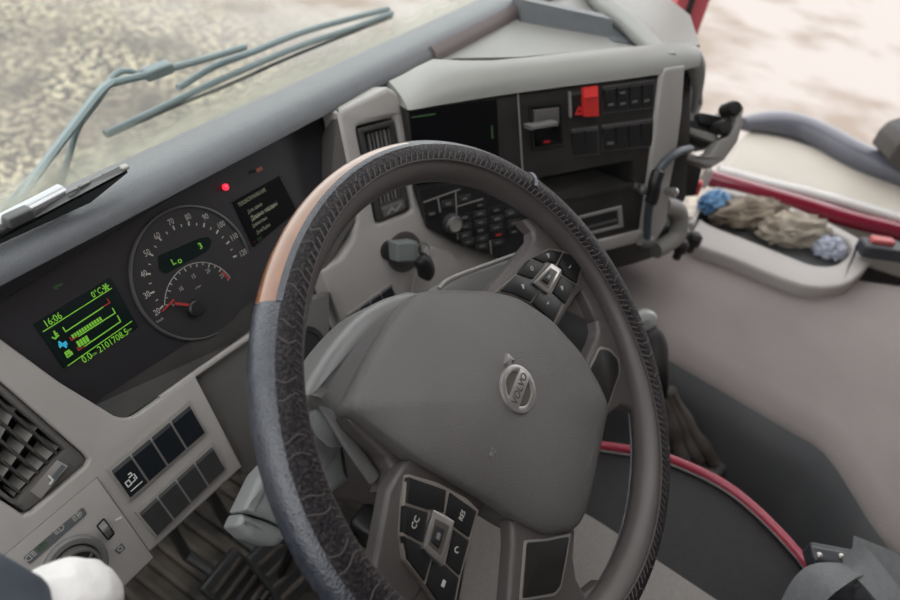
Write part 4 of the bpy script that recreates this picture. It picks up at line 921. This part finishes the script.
# ============================================================ CONSOLE UNITS
def build_console_units():
    T = thing('display_screen', 'black switched-off screen at the left of the console', 'screen', CP.at(455, 190))
    plate('screen_glass', CP, [(410, 112), (497, 99.5), (500, 172), (416, 186)], 0.0, 0.003, 'lcd_dim', T, 0.001)
    mk('screen_text', *line_strip(CP, [(412, 117.5), (435, 114)], 0.0015, 0.0035), 'green_dim', T)
    mk('screen_text', *line_strip(CP, [(492, 126), (492.6, 138)], 0.0018, 0.0035), 'green_dim', T)
    T = thing('parking_brake', 'parking brake lever with silver bar in a console recess', 'brake lever', CP.at(548, 148))
    plate('recess_rim', CP, [(529.5, 105.5), (563.5, 102), (565, 146), (532.5, 150.5)], -0.02, 0.003, 'black', T, 0.001, [[(532, 108), (560.5, 105), (562, 143.5), (535, 147.5)]])
    plate('lever_block', CP, [(534, 110), (560, 107), (560.5, 124), (534.5, 127.5)], -0.05, 0.004, 'trim_dark', T, 0.003)
    plate('lever_bar', CP, [(532, 126.5), (559, 121.5), (560, 126.5), (533, 131)], -0.01, 0.02, 'hub_back', T, 0.004)
    plate('lever_base', CP, [(535, 131), (561, 127), (561.5, 143), (536, 147)], -0.03, -0.012, 'black', T)
    mk('release_mark', *line_strip(CP, [(544.5, 143), (549, 142.4)], 0.006, -0.0105), 'red_plastic', T)
    # radio and phone keypad
    T = thing('radio_keypad', 'black radio keypad seen through the steering wheel', 'radio', CP.at(480, 258))
    plate('face', CP, [(420, 190), (500, 175), (550, 190), (550, 255), (500, 257), (456, 241), (430, 226)], 0.0, 0.002, 'black', T)
    f = lambda x, y: (415 + x / 6.92, 180 + y / 6.92)
    for L in ([(60, 155), (310, 65)], [(160, 130), (175, 220)], [(282, 85), (296, 410)], [(290, 185), (470, 130)], [(520, 420), (530, 520)]): mk('trim_line', *line_strip(CP, [f(*p) for p in L], 0.0016, 0.0032), 'switch_edge', T)
    u = CP.uv(*f(255, 298), 0.004)
    mk('knob', *lathe(CP, *u, [(0.0125, 0.001), (0.0115, 0.012), (0.0095, 0.014), (0.001, 0.0142)], 28), 'metal_dark', T)
    mk('knob_ring', *lathe(CP, *u, [(0.0082, 0.013), (0.0082, 0.0152), (0.0062, 0.0152), (0.006, 0.0145)], 28), 'switch_edge', T)
    keys = [(345, 260), (350, 325), (345, 385), (450, 175), (450, 235), (455, 295), (455, 350), (465, 405), (465, 460), (565, 210), (570, 270), (565, 330), (580, 380), (575, 435), (690, 300), (685, 360), (230, 165), (345, 130), (118, 235), (370, 430), (665, 230)]
    sy, rd = [], []
    for i, (x, y) in enumerate(keys):
        w, h = 42, 24
        plate('key', CP, [f(x - w, y - h + 8), f(x + w, y - h - 8), f(x + w, y + h - 8), f(x - w, y + h + 8)], 0.001, 0.0042, 'switch_grey' if i % 3 else 'black', T, 0.0008)
        s = line_strip(CP, [f(x - 14, y + 3), f(x + 14, y - 3)], 0.0020 if i % 2 else 0.003, 0.0047); (rd if i == 12 else sy).append(s)
    mk('key_symbol', *join(*sy), 'print_dim', T); mk('key_symbol', *join(*rd), 'red_dim', T)
    # ignition key and fob
    T = thing('ignition_key', 'grey key in the ignition with a black fob hanging', 'key', MP.at(404, 262))
    mk('lock_barrel', *lathe(MP, *MP.uv(389, 250), [(0.0125, 0.0), (0.0125, 0.004), (0.009, 0.005), (0.001, 0.005)], 28), 'black_soft', T)
    q = [MP.uv(*p, 0.024) for p in ((397, 243), (418, 241), (421, 262), (398, 263))]
    mk('key_bow', *prism(MP, [fillet(q, 0.003)], 0.004, 0.024, 0.003, 3), 'key_plastic', T)
    mk('key_ring', *tube([MP.w(MP.uv(423, 250, 0.026)[0] + 0.0075 * math.cos(a), MP.uv(423, 250, 0.026)[1] + 0.009 * math.sin(a), 0.026 + 0.003 * math.cos(a)) for a in [i * math.pi / 10 for i in range(21)]], 0.0011, 6), 'chrome', T)
    a = [MP.at(*p, 0.024) for p in ((418, 257), (424, 264), (426, 272), (423, 279))]
    mk('key_fob', *tube(smooth_open(a, 4), [0.008, 0.010, 0.0115, 0.012, 0.012, 0.012, 0.012, 0.012, 0.0115, 0.011, 0.010, 0.009, 0.006], 12, flatten=0.95), 'black', T)
build_console_units()

# ============================================================ CUP HOLDER, CABLE, KNOBS at the console's far side
def build_console_side():
    pl = Plane(CAM + ray(712, 135) * 1.16, V((0.60, -0.80, 0)), V((0.45, 0.34, 0.82)))
    T = thing('cup_holder', 'grey fold-out cup holder with black pockets beside the console', 'cup holder', pl.at(710, 165))
    body = [(676, 146), (684, 150), (703, 157), (712, 152), (720, 140), (729, 136), (736, 125), (738, 113), (742, 112), (744, 122), (738, 142), (725, 160), (712, 168), (698, 163), (678, 158)]
    plate('front_wall', pl, body, -0.03, 0.0, 'cup_grey', T, 0.004, seg=3, smooth=60)
    pl2 = Plane(pl.o - pl.n * 0.03, pl.u, pl.v)
    plate('pocket', pl2, [(683, 138), (706, 149), (714, 143), (722, 128), (700, 120), (686, 120)], -0.04, -0.002, 'black', T, 0.003, rnd=3)
    plate('divider', pl2, [(686, 126), (716, 134), (722, 138), (716, 143), (684, 132)], -0.03, 0.012, 'cup_grey', T, 0.003, rnd=2)
    plate('pocket', pl2, [(700, 112), (722, 116), (722, 128), (700, 124)], -0.04, 0.006, 'black', T, 0.003, rnd=3)
    mk('end_pad', *lathe(pl, *pl.uv(735, 108, 0.0), [(0.011, -0.03), (0.0125, -0.005), (0.010, 0.003), (0.002, 0.004)], 20), 'black_soft', T)
    mk('end_pad', *lathe(pl, *pl.uv(725, 127, 0.0), [(0.011, -0.03), (0.0125, -0.002), (0.010, 0.004), (0.002, 0.005)], 20), 'black_soft', T)
    plate('back_rim', pl2, [(716, 118), (727, 112), (738, 100), (745, 106), (743, 118), (733, 132)], -0.04, -0.004, 'cup_grey', T, 0.004, rnd=3)
    # side of the dash behind the holder
    plate('side_bracket', pl2, [(690, 70), (703, 74), (704, 104), (698, 118), (706, 122), (706, 150), (686, 146), (688, 110)], -0.05, -0.012, 'cup_grey', T, 0.004)
    plate('bracket_slot', pl2, [(698, 86), (702, 88), (701, 104), (697, 104)], -0.02, -0.010, 'black', T)
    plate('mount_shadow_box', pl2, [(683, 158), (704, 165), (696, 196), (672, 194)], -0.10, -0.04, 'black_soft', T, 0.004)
    # cable
    T = thing('curly_cable', 'dark blue-grey cable with a black grip along the console edge', 'cable', CP.at(648, 240, 0.02))
    p = smooth_open([CP.at(x, y, o) for x, y, o in ((690, 149, 0.0), (678, 152, 0.02), (665, 162, 0.03), (656, 176, 0.032), (651, 196, 0.03), (648, 216, 0.024), (647, 238, 0.018))], 5)
    mk('cord', *tube(p, 0.0062, 10), 'cable', T)
    mk('grip', *tube(smooth_open([CP.at(x, y, o) for x, y, o in ((659, 170, 0.036), (655, 182, 0.038), (653, 196, 0.036), (650, 203, 0.033))], 4), [0.006] + [0.0095] * 11 + [0.006], 10), 'black', T)
    mk('cord_clip', *tube(smooth_open([CP.at(x, y, 0.014) for x, y in ((641, 240), (646, 242), (652, 241))], 3), 0.009, 10), 'hub_back', T)
    for i, (x, y, lab) in enumerate(((640, 188, 'small chrome screw left of the console edge cable'), (669, 191, 'small chrome screw right of the console edge cable'))):
        u = CP.uv(x, y, 0.01); o = mk('chrome_screw', *lathe(CP, *u, [(0.0055, 0.0), (0.0055, 0.012), (0.0075, 0.014), (0.0075, 0.022), (0.004, 0.025), (0.001, 0.0255)], 16), 'chrome'); setlab(o, lab, 'screw', 'chrome screws by the console cable')
    # metal valve knobs by the tray
    T = thing('valve_knobs', 'cluster of brass and black valve knobs by the tunnel tray', 'valve', flat(0.53).at(685, 246))
    Z = flat(0.56)
    for x, y, r, m in ((683, 236, 0.014, 'metal_dark'), (694, 240, 0.013, 'black_soft'), (681, 247, 0.012, 'black_soft'), (688, 228, 0.010, 'vane')):
        u = Z.uv(x, y); mk('knob', *lathe(Z, *u, [(r * 0.6, -0.025), (r * 0.6, -0.01), (r, -0.008), (r, 0.008), (r * 0.6, 0.014), (0.001, 0.015)], 16), m, T)
    mk('pipe', *tube(smooth_open([Z.at(680, 247), Z.at(672, 238), Z.at(668, 226)], 4), 0.006, 8), 'metal_dark', T)
build_console_side()

# ============================================================ SEATS
def seat_pl(z): return flat(z)
def build_seats():
    z = 0.46; P = flat(z)
    T = thing('driver_seat', 'driver seat cushion with dark bolster and red piping', 'seat', (0.05, -0.3, 0.0))
    edge = [P.at(*p) for p in ((470, 452), (520, 444), (560, 443), (604, 448), (655, 457), (690, 470), (720, 485), (745, 503), (775, 531), (805, 565), (840, 612))]
    back = [V((0.16, -0.58, z)), V((-0.26, -0.58, z)), V((-0.27, -0.2, z)), V((-0.22, -0.06, z)), V((-0.05, 0.0, z))]
    uv = [(p.x, p.y) for p in edge] + [(p.x, p.y) for p in back]
    uv = smooth_closed(uv, 3)
    mk('cushion', *prism(P, [uv], -0.16, 0.0, 0.012, 4), 'seat_dark', T, smooth=60)
    mk('seat_base', *prism(P, [[(-0.2, -0.5), (0.18, -0.5), (0.18, -0.12), (-0.2, -0.12)]], -0.46, -0.15), 'black_soft', T)
    mid = [P.at(*p, 0.004) for p in ((480, 470), (540, 486), (600, 521), (660, 561), (720, 601), (790, 650))]
    mu = [(p.x, p.y) for p in mid] + [(-0.12, -0.5), (-0.13, -0.06)]
    mk('centre_panel', *prism(P, [fillet(mu, 0.01)], -0.004, 0.004, 0.003, 2), 'seat_mid', T)
    sm = smooth_open([P.at(*p, 0.003) for p in ((470, 452), (520, 443), (560, 441.5), (604, 446), (655, 454.5), (690, 467), (720, 482), (745, 500), (775, 528), (805, 562), (840, 609))], 4)
    mk('piping', *tube(sm, 0.0068, 10), 'piping', T)
    off = [p + V((-0.0085, -0.002, -0.001)) for p in sm]
    mk('piping_edge', *tube(off, 0.0016, 6), 'piping_edge', T)
    # passenger seat
    z = 0.50; P = flat(z)
    T = thing('passenger_seat', 'cream passenger seat cushion with glossy burgundy side band', 'seat', (1.28, -0.3, 0.0))
    near = [P.at(*p) for p in ((718, 172), (760, 183), (800, 193), (850, 206), (905, 222))]
    far = [P.at(*p) for p in ((905, 178), (860, 163), (820, 147), (780, 135), (748, 129))]
    body = [near[0]] + near[1:] + [near[-1] + V((0.02, -0.25, 0)), far[0] + V((0.02, -0.25, 0))] + far
    mk('cushion', *prism(P, [fillet([(p.x, p.y) for p in body], 0.03, 4)], -0.14, 0.0, 0.014, 4), 'pseat_mid', T, smooth=60)
    mk('cushion_base', *prism(P, [[(1.14, -0.6), (1.5, -0.6), (1.5, -0.1), (1.14, -0.1)]], -0.50, -0.13), 'seat_dark', T)
    # near side roll: highlight painted as a pale upper strip, burgundy band below
    a = smooth_open([P.at(*p, 0.004) for p in ((718, 171), (735, 175), (760, 182), (800, 191), (850, 204), (905, 220), (980, 240))], 4)
    mk('side_highlight', *tube(a, 0.021, 12, flatten=0.6), 'pseat_highlight', T, smooth=60)
    a = smooth_open([P.at(*p, 0.0) for p in ((710, 178), (730, 184), (760, 192.5), (800, 204), (850, 219), (905, 233), (980, 256))], 4)
    mk('side_band', *tube(a, 0.021, 14, flatten=0.9), 'burgundy', T, smooth=60)
    a = smooth_open([P.at(*p, 0.015) for p in ((742, 124), (765, 123), (795, 127), (825, 139), (860, 158), (905, 175), (990, 205))], 4)
    n = len(a); mk('far_bolster', *tube(a, [0.020 + 0.024 * math.sin(min(1, i / 8) * math.pi / 2) for i in range(n)], 14, flatten=0.8), 'pseat_edge', T, smooth=60)
    pl = Plane(CAM + ray(900, 150) * 1.85, V((0.52, -0.85, 0)), V((0, 0, 1)))
    plate('backrest', pl, [(888, 160), (897, 146), (906, 138), (990, 110), (1010, 190), (930, 200)], -0.08, 0.0, 'trim_dark', T, 0.01, rnd=3)
build_seats()

# ============================================================ ENGINE TUNNEL with tray
def build_tunnel():
    T = thing('engine_tunnel', 'grey carpeted engine tunnel cover between the seats', 'engine cover', (0.75, -0.2, 0.0))
    tops, sides = [], []
    ys = [0.42, 0.20, 0.05, -0.05, -0.12, -0.20, -0.27, -0.31, -0.34, -0.36, -0.38, -0.40, -0.42, -0.45, -0.50, -0.58, -0.70, -0.9]
    for y in ys:
        k = max(0.0, min(1.0, (-0.34 - y) / 0.13)); k = k * k * (3 - 2 * k)
        xl = 0.515 + 0.25 * min(0, max(y, -0.33) + 0.07) * 0.6 - 0.165 * k; zt = 0.485 + 0.03 * k; R = 0.075
        s = [(xl - 0.07 + 0.03 * k, y, 0.0), (xl - 0.05 + 0.02 * k, y, 0.2), (xl - 0.03, y, zt - R - 0.08)]
        c = []
        for j in range(9):
            a = math.pi / 2 * j / 8; c.append((xl - 0.02 + R - R * math.cos(a), y, zt - R + R * math.sin(a)))
        t = c[4:] + [(xl + 0.18, y, zt + 0.002), (0.80, y, zt - 0.004), (0.95, y, zt - 0.01), (1.02, y, zt - 0.05), (1.05, y, zt - 0.15), (1.05, y, 0.0), (xl + 0.06, y, 0.0)]
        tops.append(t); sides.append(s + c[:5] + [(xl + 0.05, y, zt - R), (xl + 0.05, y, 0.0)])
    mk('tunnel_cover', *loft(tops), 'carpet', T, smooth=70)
    mk('tunnel_shaded_side', *loft(sides), 'tunnel_shaded_side', T, smooth=70)  # shade on the left face painted as a darker colour than the carpet
    # tray
    z = 0.505; P = flat(z)
    outer = smooth_closed([(690, 241), (735, 259), (778, 277), (812, 287), (846, 284), (868, 266), (873, 254), (860, 238), (797, 208), (724, 187), (706, 192), (693, 218)], 4)
    inner = smooth_closed([(704, 221), (745, 238), (783, 253), (812, 264), (836, 264), (852, 252), (851, 243), (838, 235), (795, 215), (730, 194), (716, 196), (706, 209)], 4)
    R = thing('storage_tray', 'pale grey plastic storage tray set on the engine tunnel', 'tray', P.at(780, 250, -0.02))
    mk('tray_rim', *prism(P, [pp(P, outer), pp(P, inner)], -0.03, 0.0, 0.007, 4), 'tray', R, smooth=60)
    mk('tray_floor', *prism(P, [pp(P, inner)], -0.03, -0.018), 'tray_in', R)
    def rag(name, label, px, sx, sy, sz, seed, m, zz=0.49, ax=0.6, **k):
        c = flat(zz).at(*px); vs, fs = crumple(c + V((0, 0, sz * 0.42)), sx, sy, sz, seed, ax=ax, **k)
        o = mk(name, vs, fs, m, smooth=80); setlab(o, label, 'cloth')
    rag('crumpled_rag', 'dirty beige rag crumpled along the tray middle', (746, 219), 0.038, 0.090, 0.032, 2, 'rag', ax=0.75, amp=0.35)
    rag('crumpled_rag', 'pale cream rag bunched at the right of the beige rag', (790, 237), 0.036, 0.070, 0.036, 5, 'rag_pale', ax=0.7, amp=0.4)
    rag('crumpled_tissue', 'white and lilac crumpled tissue at the tray right end', (826, 252), 0.024, 0.028, 0.022, 8, 'tissue', ax=0.2, amp=0.5)
    rag('blue_wrapper', 'bright blue crumpled wrapper at the tray left end', (712, 206), 0.040, 0.024, 0.022, 11, 'blue_cloth', zz=0.505, ax=-0.3, amp=0.4)
    # lamp-like amber and red bits behind the tray's left end
    o = mk('marker_lamp', *rbox(flat(0.54).at(705.5, 177), V((1, 0, 0)), V((0, 1, 0)), V((0, 0, 1)), 0.016, 0.02, 0.045, 0.005), 'pseat_mid'); setlab(o, 'small pale upright tag at the passenger seat front corner', 'tag')
    o = mk('red_tag', *rbox(flat(0.54).at(696.5, 187), V((1, 0, 0)), V((0, 1, 0)), V((0, 0, 1)), 0.018, 0.02, 0.03, 0.005), 'red_plastic'); setlab(o, 'small red tag left of the pale upright tag', 'tag')
    # passenger belt buckle
    c = flat(0.53).at(888, 250)
    B = thing('belt_buckle', 'passenger belt buckle with a pink release button', 'belt buckle', c - V((0, 0, 0.03)))
    mk('buckle_body', *rbox(c, V((0.45, -0.9, 0)), V((0.9, 0.45, 0)), V((0, 0, 1)), 0.11, 0.04, 0.025, 0.006), 'buckle', B)
    mk('release_button', *rbox(flat(0.545).at(882, 241), V((0.45, -0.9, 0)), V((0.9, 0.45, 0)), V((0, 0, 1)), 0.045, 0.020, 0.012, 0.003), 'buckle_red', B)
build_tunnel()

# ============================================================ GEAR LEVER
def build_gear():
    T = thing('gear_lever', 'gear lever with silver cap and black boot beside the wheel', 'gear lever', flat(0.30).at(690, 455))
    c = flat(0.60).at(646, 322)
    pl = Plane(c, V((0.8, -0.55, -0.1)), V((0.25, 0.3, 0.9)))
    pl = Plane(c, RX, -RD * 0.75 - RF * 0.25 + V((0, 0, 0.4)))
    mk('knob_cap', *lathe(pl, 0, 0, [(0.015, -0.012), (0.0172, -0.004), (0.0155, 0.002), (0.011, 0.004), (0.001, 0.0045)], 24), 'knob_cap', T)
    mk('cap_mark', *join(uv_strip(pl, [(-0.004, 0.003), (0.003, 0.003)], 0.0015, 0.0046), uv_strip(pl, [(-0.004, -0.001), (0.004, -0.001)], 0.0012, 0.0048)), 'hood', T)
    pts = [flat(z).at(*p) for z, p in ((0.59, (650, 330)), (0.575, (655, 345)), (0.55, (658, 370)), (0.50, (662, 395)))]
    mk('knob', *tube(smooth_open(pts, 4), [0.012, 0.0145, 0.016, 0.0165, 0.017, 0.017, 0.0165, 0.016, 0.015, 0.014, 0.012, 0.010, 0.009], 14), 'black_soft', T)
    pts = [flat(z).at(*p) for z, p in ((0.48, (664, 392)), (0.44, (676, 415)), (0.40, (688, 440)), (0.36, (698, 462)))]
    # folded leather boot
    for k, (dx, dy) in enumerate(((-0.010, 0.012), (0.0, 0.0), (0.010, -0.012))):
        sp = smooth_open([p + V((dx, dy, 0)) * (0.5 + 0.35 * i) + V((0, 0, 0.004 * math.sin(i * 2 + k))) for i, p in enumerate(pts)], 6)
        mk('boot_fold', *tube(sp, [0.009 + 0.004 * i / len(sp) + 0.0015 * math.sin(i * 0.9 + k) for i in range(len(sp))], 12), 'boot', T, smooth=60)
    pts2 = [p + V((0.006, 0.03, -0.012)) for p in pts]
    mk('linkage', *tube(smooth_open(pts2, 4), 0.010, 10), 'trim_dark', T)
    mk('boot_base', *rbox(flat(0.34).at(704, 470), V((0.9, -0.3, 0)), V((0.3, 0.9, 0)), V((0, 0, 1)), 0.06, 0.05, 0.03, 0.008), 'trim_dark', T)
build_gear()

# ============================================================ DRIVER BELT BUCKLE
def ribbon(pts, width, th, wd):
    secs = []; N = len(pts)
    for i, p in enumerate(pts):
        t = (pts[min(N - 1, i + 1)] - pts[max(0, i - 1)]).normalized(); w = V(wd[i] if isinstance(wd, list) else wd); w = (w - t * w.dot(t)).normalized(); n = t.cross(w)
        secs.append([p + w * a * width / 2 + n * b * th / 2 for a, b in ((-1, -1), (1, -1), (1, 1), (-1, 1))])
    return loft(secs)
def build_belt():
    P = flat(0.52)
    c = P.at(843, 571)
    T = thing('seat_belt', 'grey seat belt webbing looped through a dark buckle', 'seat belt', P.at(850, 590, -0.03))
    u = (P.at(868, 566) - P.at(815, 556)).normalized(); v = (V((0, 0, 1)).cross(u)).normalized()
    mk('buckle_body', *rbox(P.at(838, 560), u, v, V((0, 0, 1)), 0.072, 0.026, 0.02, 0.004), 'buckle', T)
    mk('buckle_body', *rbox(P.at(857, 586) - V((0, 0, 0.01)), u, v, V((0, 0, 1)), 0.070, 0.040, 0.02, 0.004), 'buckle', T)
    mk('buckle_edge', *rbox(P.at(835, 551.5, 0.009), u, v, V((0, 0, 1)), 0.055, 0.004, 0.003, 0.001), 'belt', T)
    for x, y in ((832, 577), (860, 582), (820, 555), (842, 556)):
        mk('rivet', *lathe(P, *P.uv(x, y, 0.012), [(0.0035, 0.004), (0.0035, 0.012), (0.001, 0.0128)], 12), 'chrome', T)
    a = smooth_open([P.at(x, y, o) for x, y, o in ((850, 568, 0.016), (834, 573, 0.022), (816, 583, 0.022), (802, 600, 0.014), (792, 622, 0.0))], 5)
    mk('webbing', *ribbon(a, 0.036, 0.002, V((0.35, -0.75, 0.1))), 'belt', T, smooth=60)
    a = smooth_open([P.at(x, y, o) for x, y, o in ((848, 553, 0.016), (862, 565, 0.026), (880, 585, 0.03), (900, 612, 0.03), (925, 650, 0.02))], 5)
    mk('webbing', *ribbon(a, 0.036, 0.002, V((0.9, 0.25, 0.0))), 'belt', T, smooth=60)
    a = smooth_open([P.at(x, y, o) for x, y, o in ((852, 552, 0.010), (880, 563, 0.012), (905, 575, 0.012), (940, 590, 0.0))], 5)
    mk('webbing', *ribbon(a, 0.042, 0.002, V((0.6, 0.8, 0.1))), 'belt', T, smooth=60)
build_belt()

# ============================================================ ITEMS ON AND UNDER THE DASH
def build_small():
    # flat folder lying on the hood
    T = thing('tablet_holder', 'thin black folder with a silver spine lying on the hood', 'folder', flat(0.892).at(60, 205))
    Z = flat(0.905)
    a = smooth_open([Z.at(*p) for p in ((-60, 250), (0, 224), (62, 192))], 2)
    mk('spine', *tube(a, 0.0085, 12, flatten=0.8), 'tablet_metal', T)
    mk('spine_clip', *rbox(Z.at(18, 216, 0.006), V((1, 0, 0)), V((0, 1, 0)), V((0, 0, 1)), 0.02, 0.01, 0.008, 0.002), 'metal_dark', T)
    p = [Z.at(64, 194, 0.002), Z.at(122, 165, 0.012), Z.at(127, 170, 0.012), Z.at(90, 200, -0.008), Z.at(-60, 268, -0.008), Z.at(-60, 250, 0.0)]  # black cover, its near strip standing in for the shadow under the spine
    q = [v - V((0, 0, 0.0025)) for v in p]; n = len(p)
    mk('cover', p + q, [tuple(range(n)), tuple(range(2 * n - 1, n - 1, -1))] + [(i, (i + 1) % n, n + (i + 1) % n, n + i) for i in range(n)], 'black', T, smooth=0)
    for x, y in ((72, 190.5), (84, 184.5), (96, 178.5), (108, 172.5)):
        mk('page_tab', *rbox(Z.at(x, y, 0.006), V((1, 0, 0)), V((0, 1, 0)), V((0, 0, 1)), 0.010, 0.003, 0.002, 0.0005), 'hub_back', T)
    mk('corner_tip', *rbox(Z.at(124.5, 167, 0.012), V((1, 0, 0)), V((0, 1, 0)), V((0, 0, 1)), 0.006, 0.006, 0.003, 0.001), 'vane', T)
    # pedals
    def pedal(label, px, z, w, h, rot):
        c = flat(z).at(*px); d = V((math.sin(rot), math.cos(rot), 0)); u = V((math.cos(rot), -math.sin(rot), 0)); v = (d * 0.75 + V((0, 0, 0.66))).normalized(); n = u.cross(v)
        T = thing('foot_pedal', label, 'pedal', c - V((0, 0, 0.03)), 'foot pedals')
        mk('pedal_pad', *rbox(c, u, v, n, w, h, 0.014, 0.004), 'metal_dark', T)
        for k in range(4): mk('pedal_rib', *rbox(c + v * h * (k - 1.5) / 5 + n * 0.008, u, v, n, w * 0.85, h * 0.07, 0.006, 0.0015), 'rubber', T)
        mk('pedal_arm', *tube([c - n * 0.006, c - n * 0.05 + V((0, 0.08, 0.02)), c + V((0, 0.16, 0.12))], 0.009, 8), 'metal_dark', T)
    pedal('worn metal foot pedal below the column stalk', (283, 568), 0.16, 0.075, 0.11, 0.1)
    pedal('worn metal foot pedal close to the rim bottom', (238, 588), 0.14, 0.08, 0.10, -0.1)
    # ribbed mat
    T = thing('rubber_mat', 'ribbed brown rubber floor mat under the switch panel', 'floor mat', (-0.1, 0.42, 0.0))
    mk('mat_base', *prism(flat(0.0), [[(-0.35, 0.22), (0.22, 0.22), (0.22, 0.60), (-0.35, 0.60)]], 0.0, 0.012, 0.004), 'rubber', T)
    for i in range(16):
        x = -0.32 + i * 0.03
        mk('mat_rib', *rbox((x, 0.42, 0.015), V((1, 0, 0)), V((0, 1, 0)), V((0, 0, 1)), 0.012, 0.30, 0.012, 0.003), 'rubber', T)
    # clutter seen through the wheel at the column foot
    c = WP.at(368, 525, -0.20)
    T = thing('wiring_connector', 'black wiring connector below the column shroud', 'connector', c - V((0, 0, 0.04)))
    mk('plug', *rbox(c, V((1, 0, 0)), V((0, 1, 0)), V((0, 0, 1)), 0.03, 0.03, 0.03, 0.006), 'black', T)
    mk('plug', *rbox(c + V((0.012, -0.02, -0.025)), V((1, 0, 0)), V((0, 1, 0)), V((0, 0, 1)), 0.025, 0.025, 0.03, 0.006), 'rag', T)
    mk('wire', *tube(smooth_open([c + V((-0.02, 0, 0)), c + V((-0.05, 0.03, 0.02)), c + V((-0.04, 0.12, -0.1)), c + V((0.02, 0.2, -0.25))], 5), 0.004, 8), 'black', T)
    a = smooth_open([flat(0.14).at(262, 600), flat(0.16).at(280, 575), flat(0.22).at(292, 545), flat(0.3).at(288, 520)], 5)
    o = mk('floor_hose', *tube(a, 0.007, 8), 'black'); setlab(o, 'black curved hose rising beside the pedals', 'hose')
    # dark cloth and white cloth in the near left corner
    P = leaned(0.46, (30, 570), -15, 40)
    vs, fs = crumple(P.at(-64, 676), 0.055, 0.052, 0.072, 3, amp=0.06, freq=1.4, n=4)
    o = mk('dark_cloth', vs, fs, 'dark_cloth', smooth=80); setlab(o, 'dark blue-grey cloth in the near left corner', 'clothing')
    vs, fs = crumple(P.at(56, 622, 0.0), 0.036, 0.030, 0.032, 9, amp=0.05, freq=1.6, n=4)
    o = mk('white_cloth', vs, fs, 'white_cloth', smooth=80); setlab(o, 'white cloth bundle in front of the lamp knob', 'cloth')
build_small()
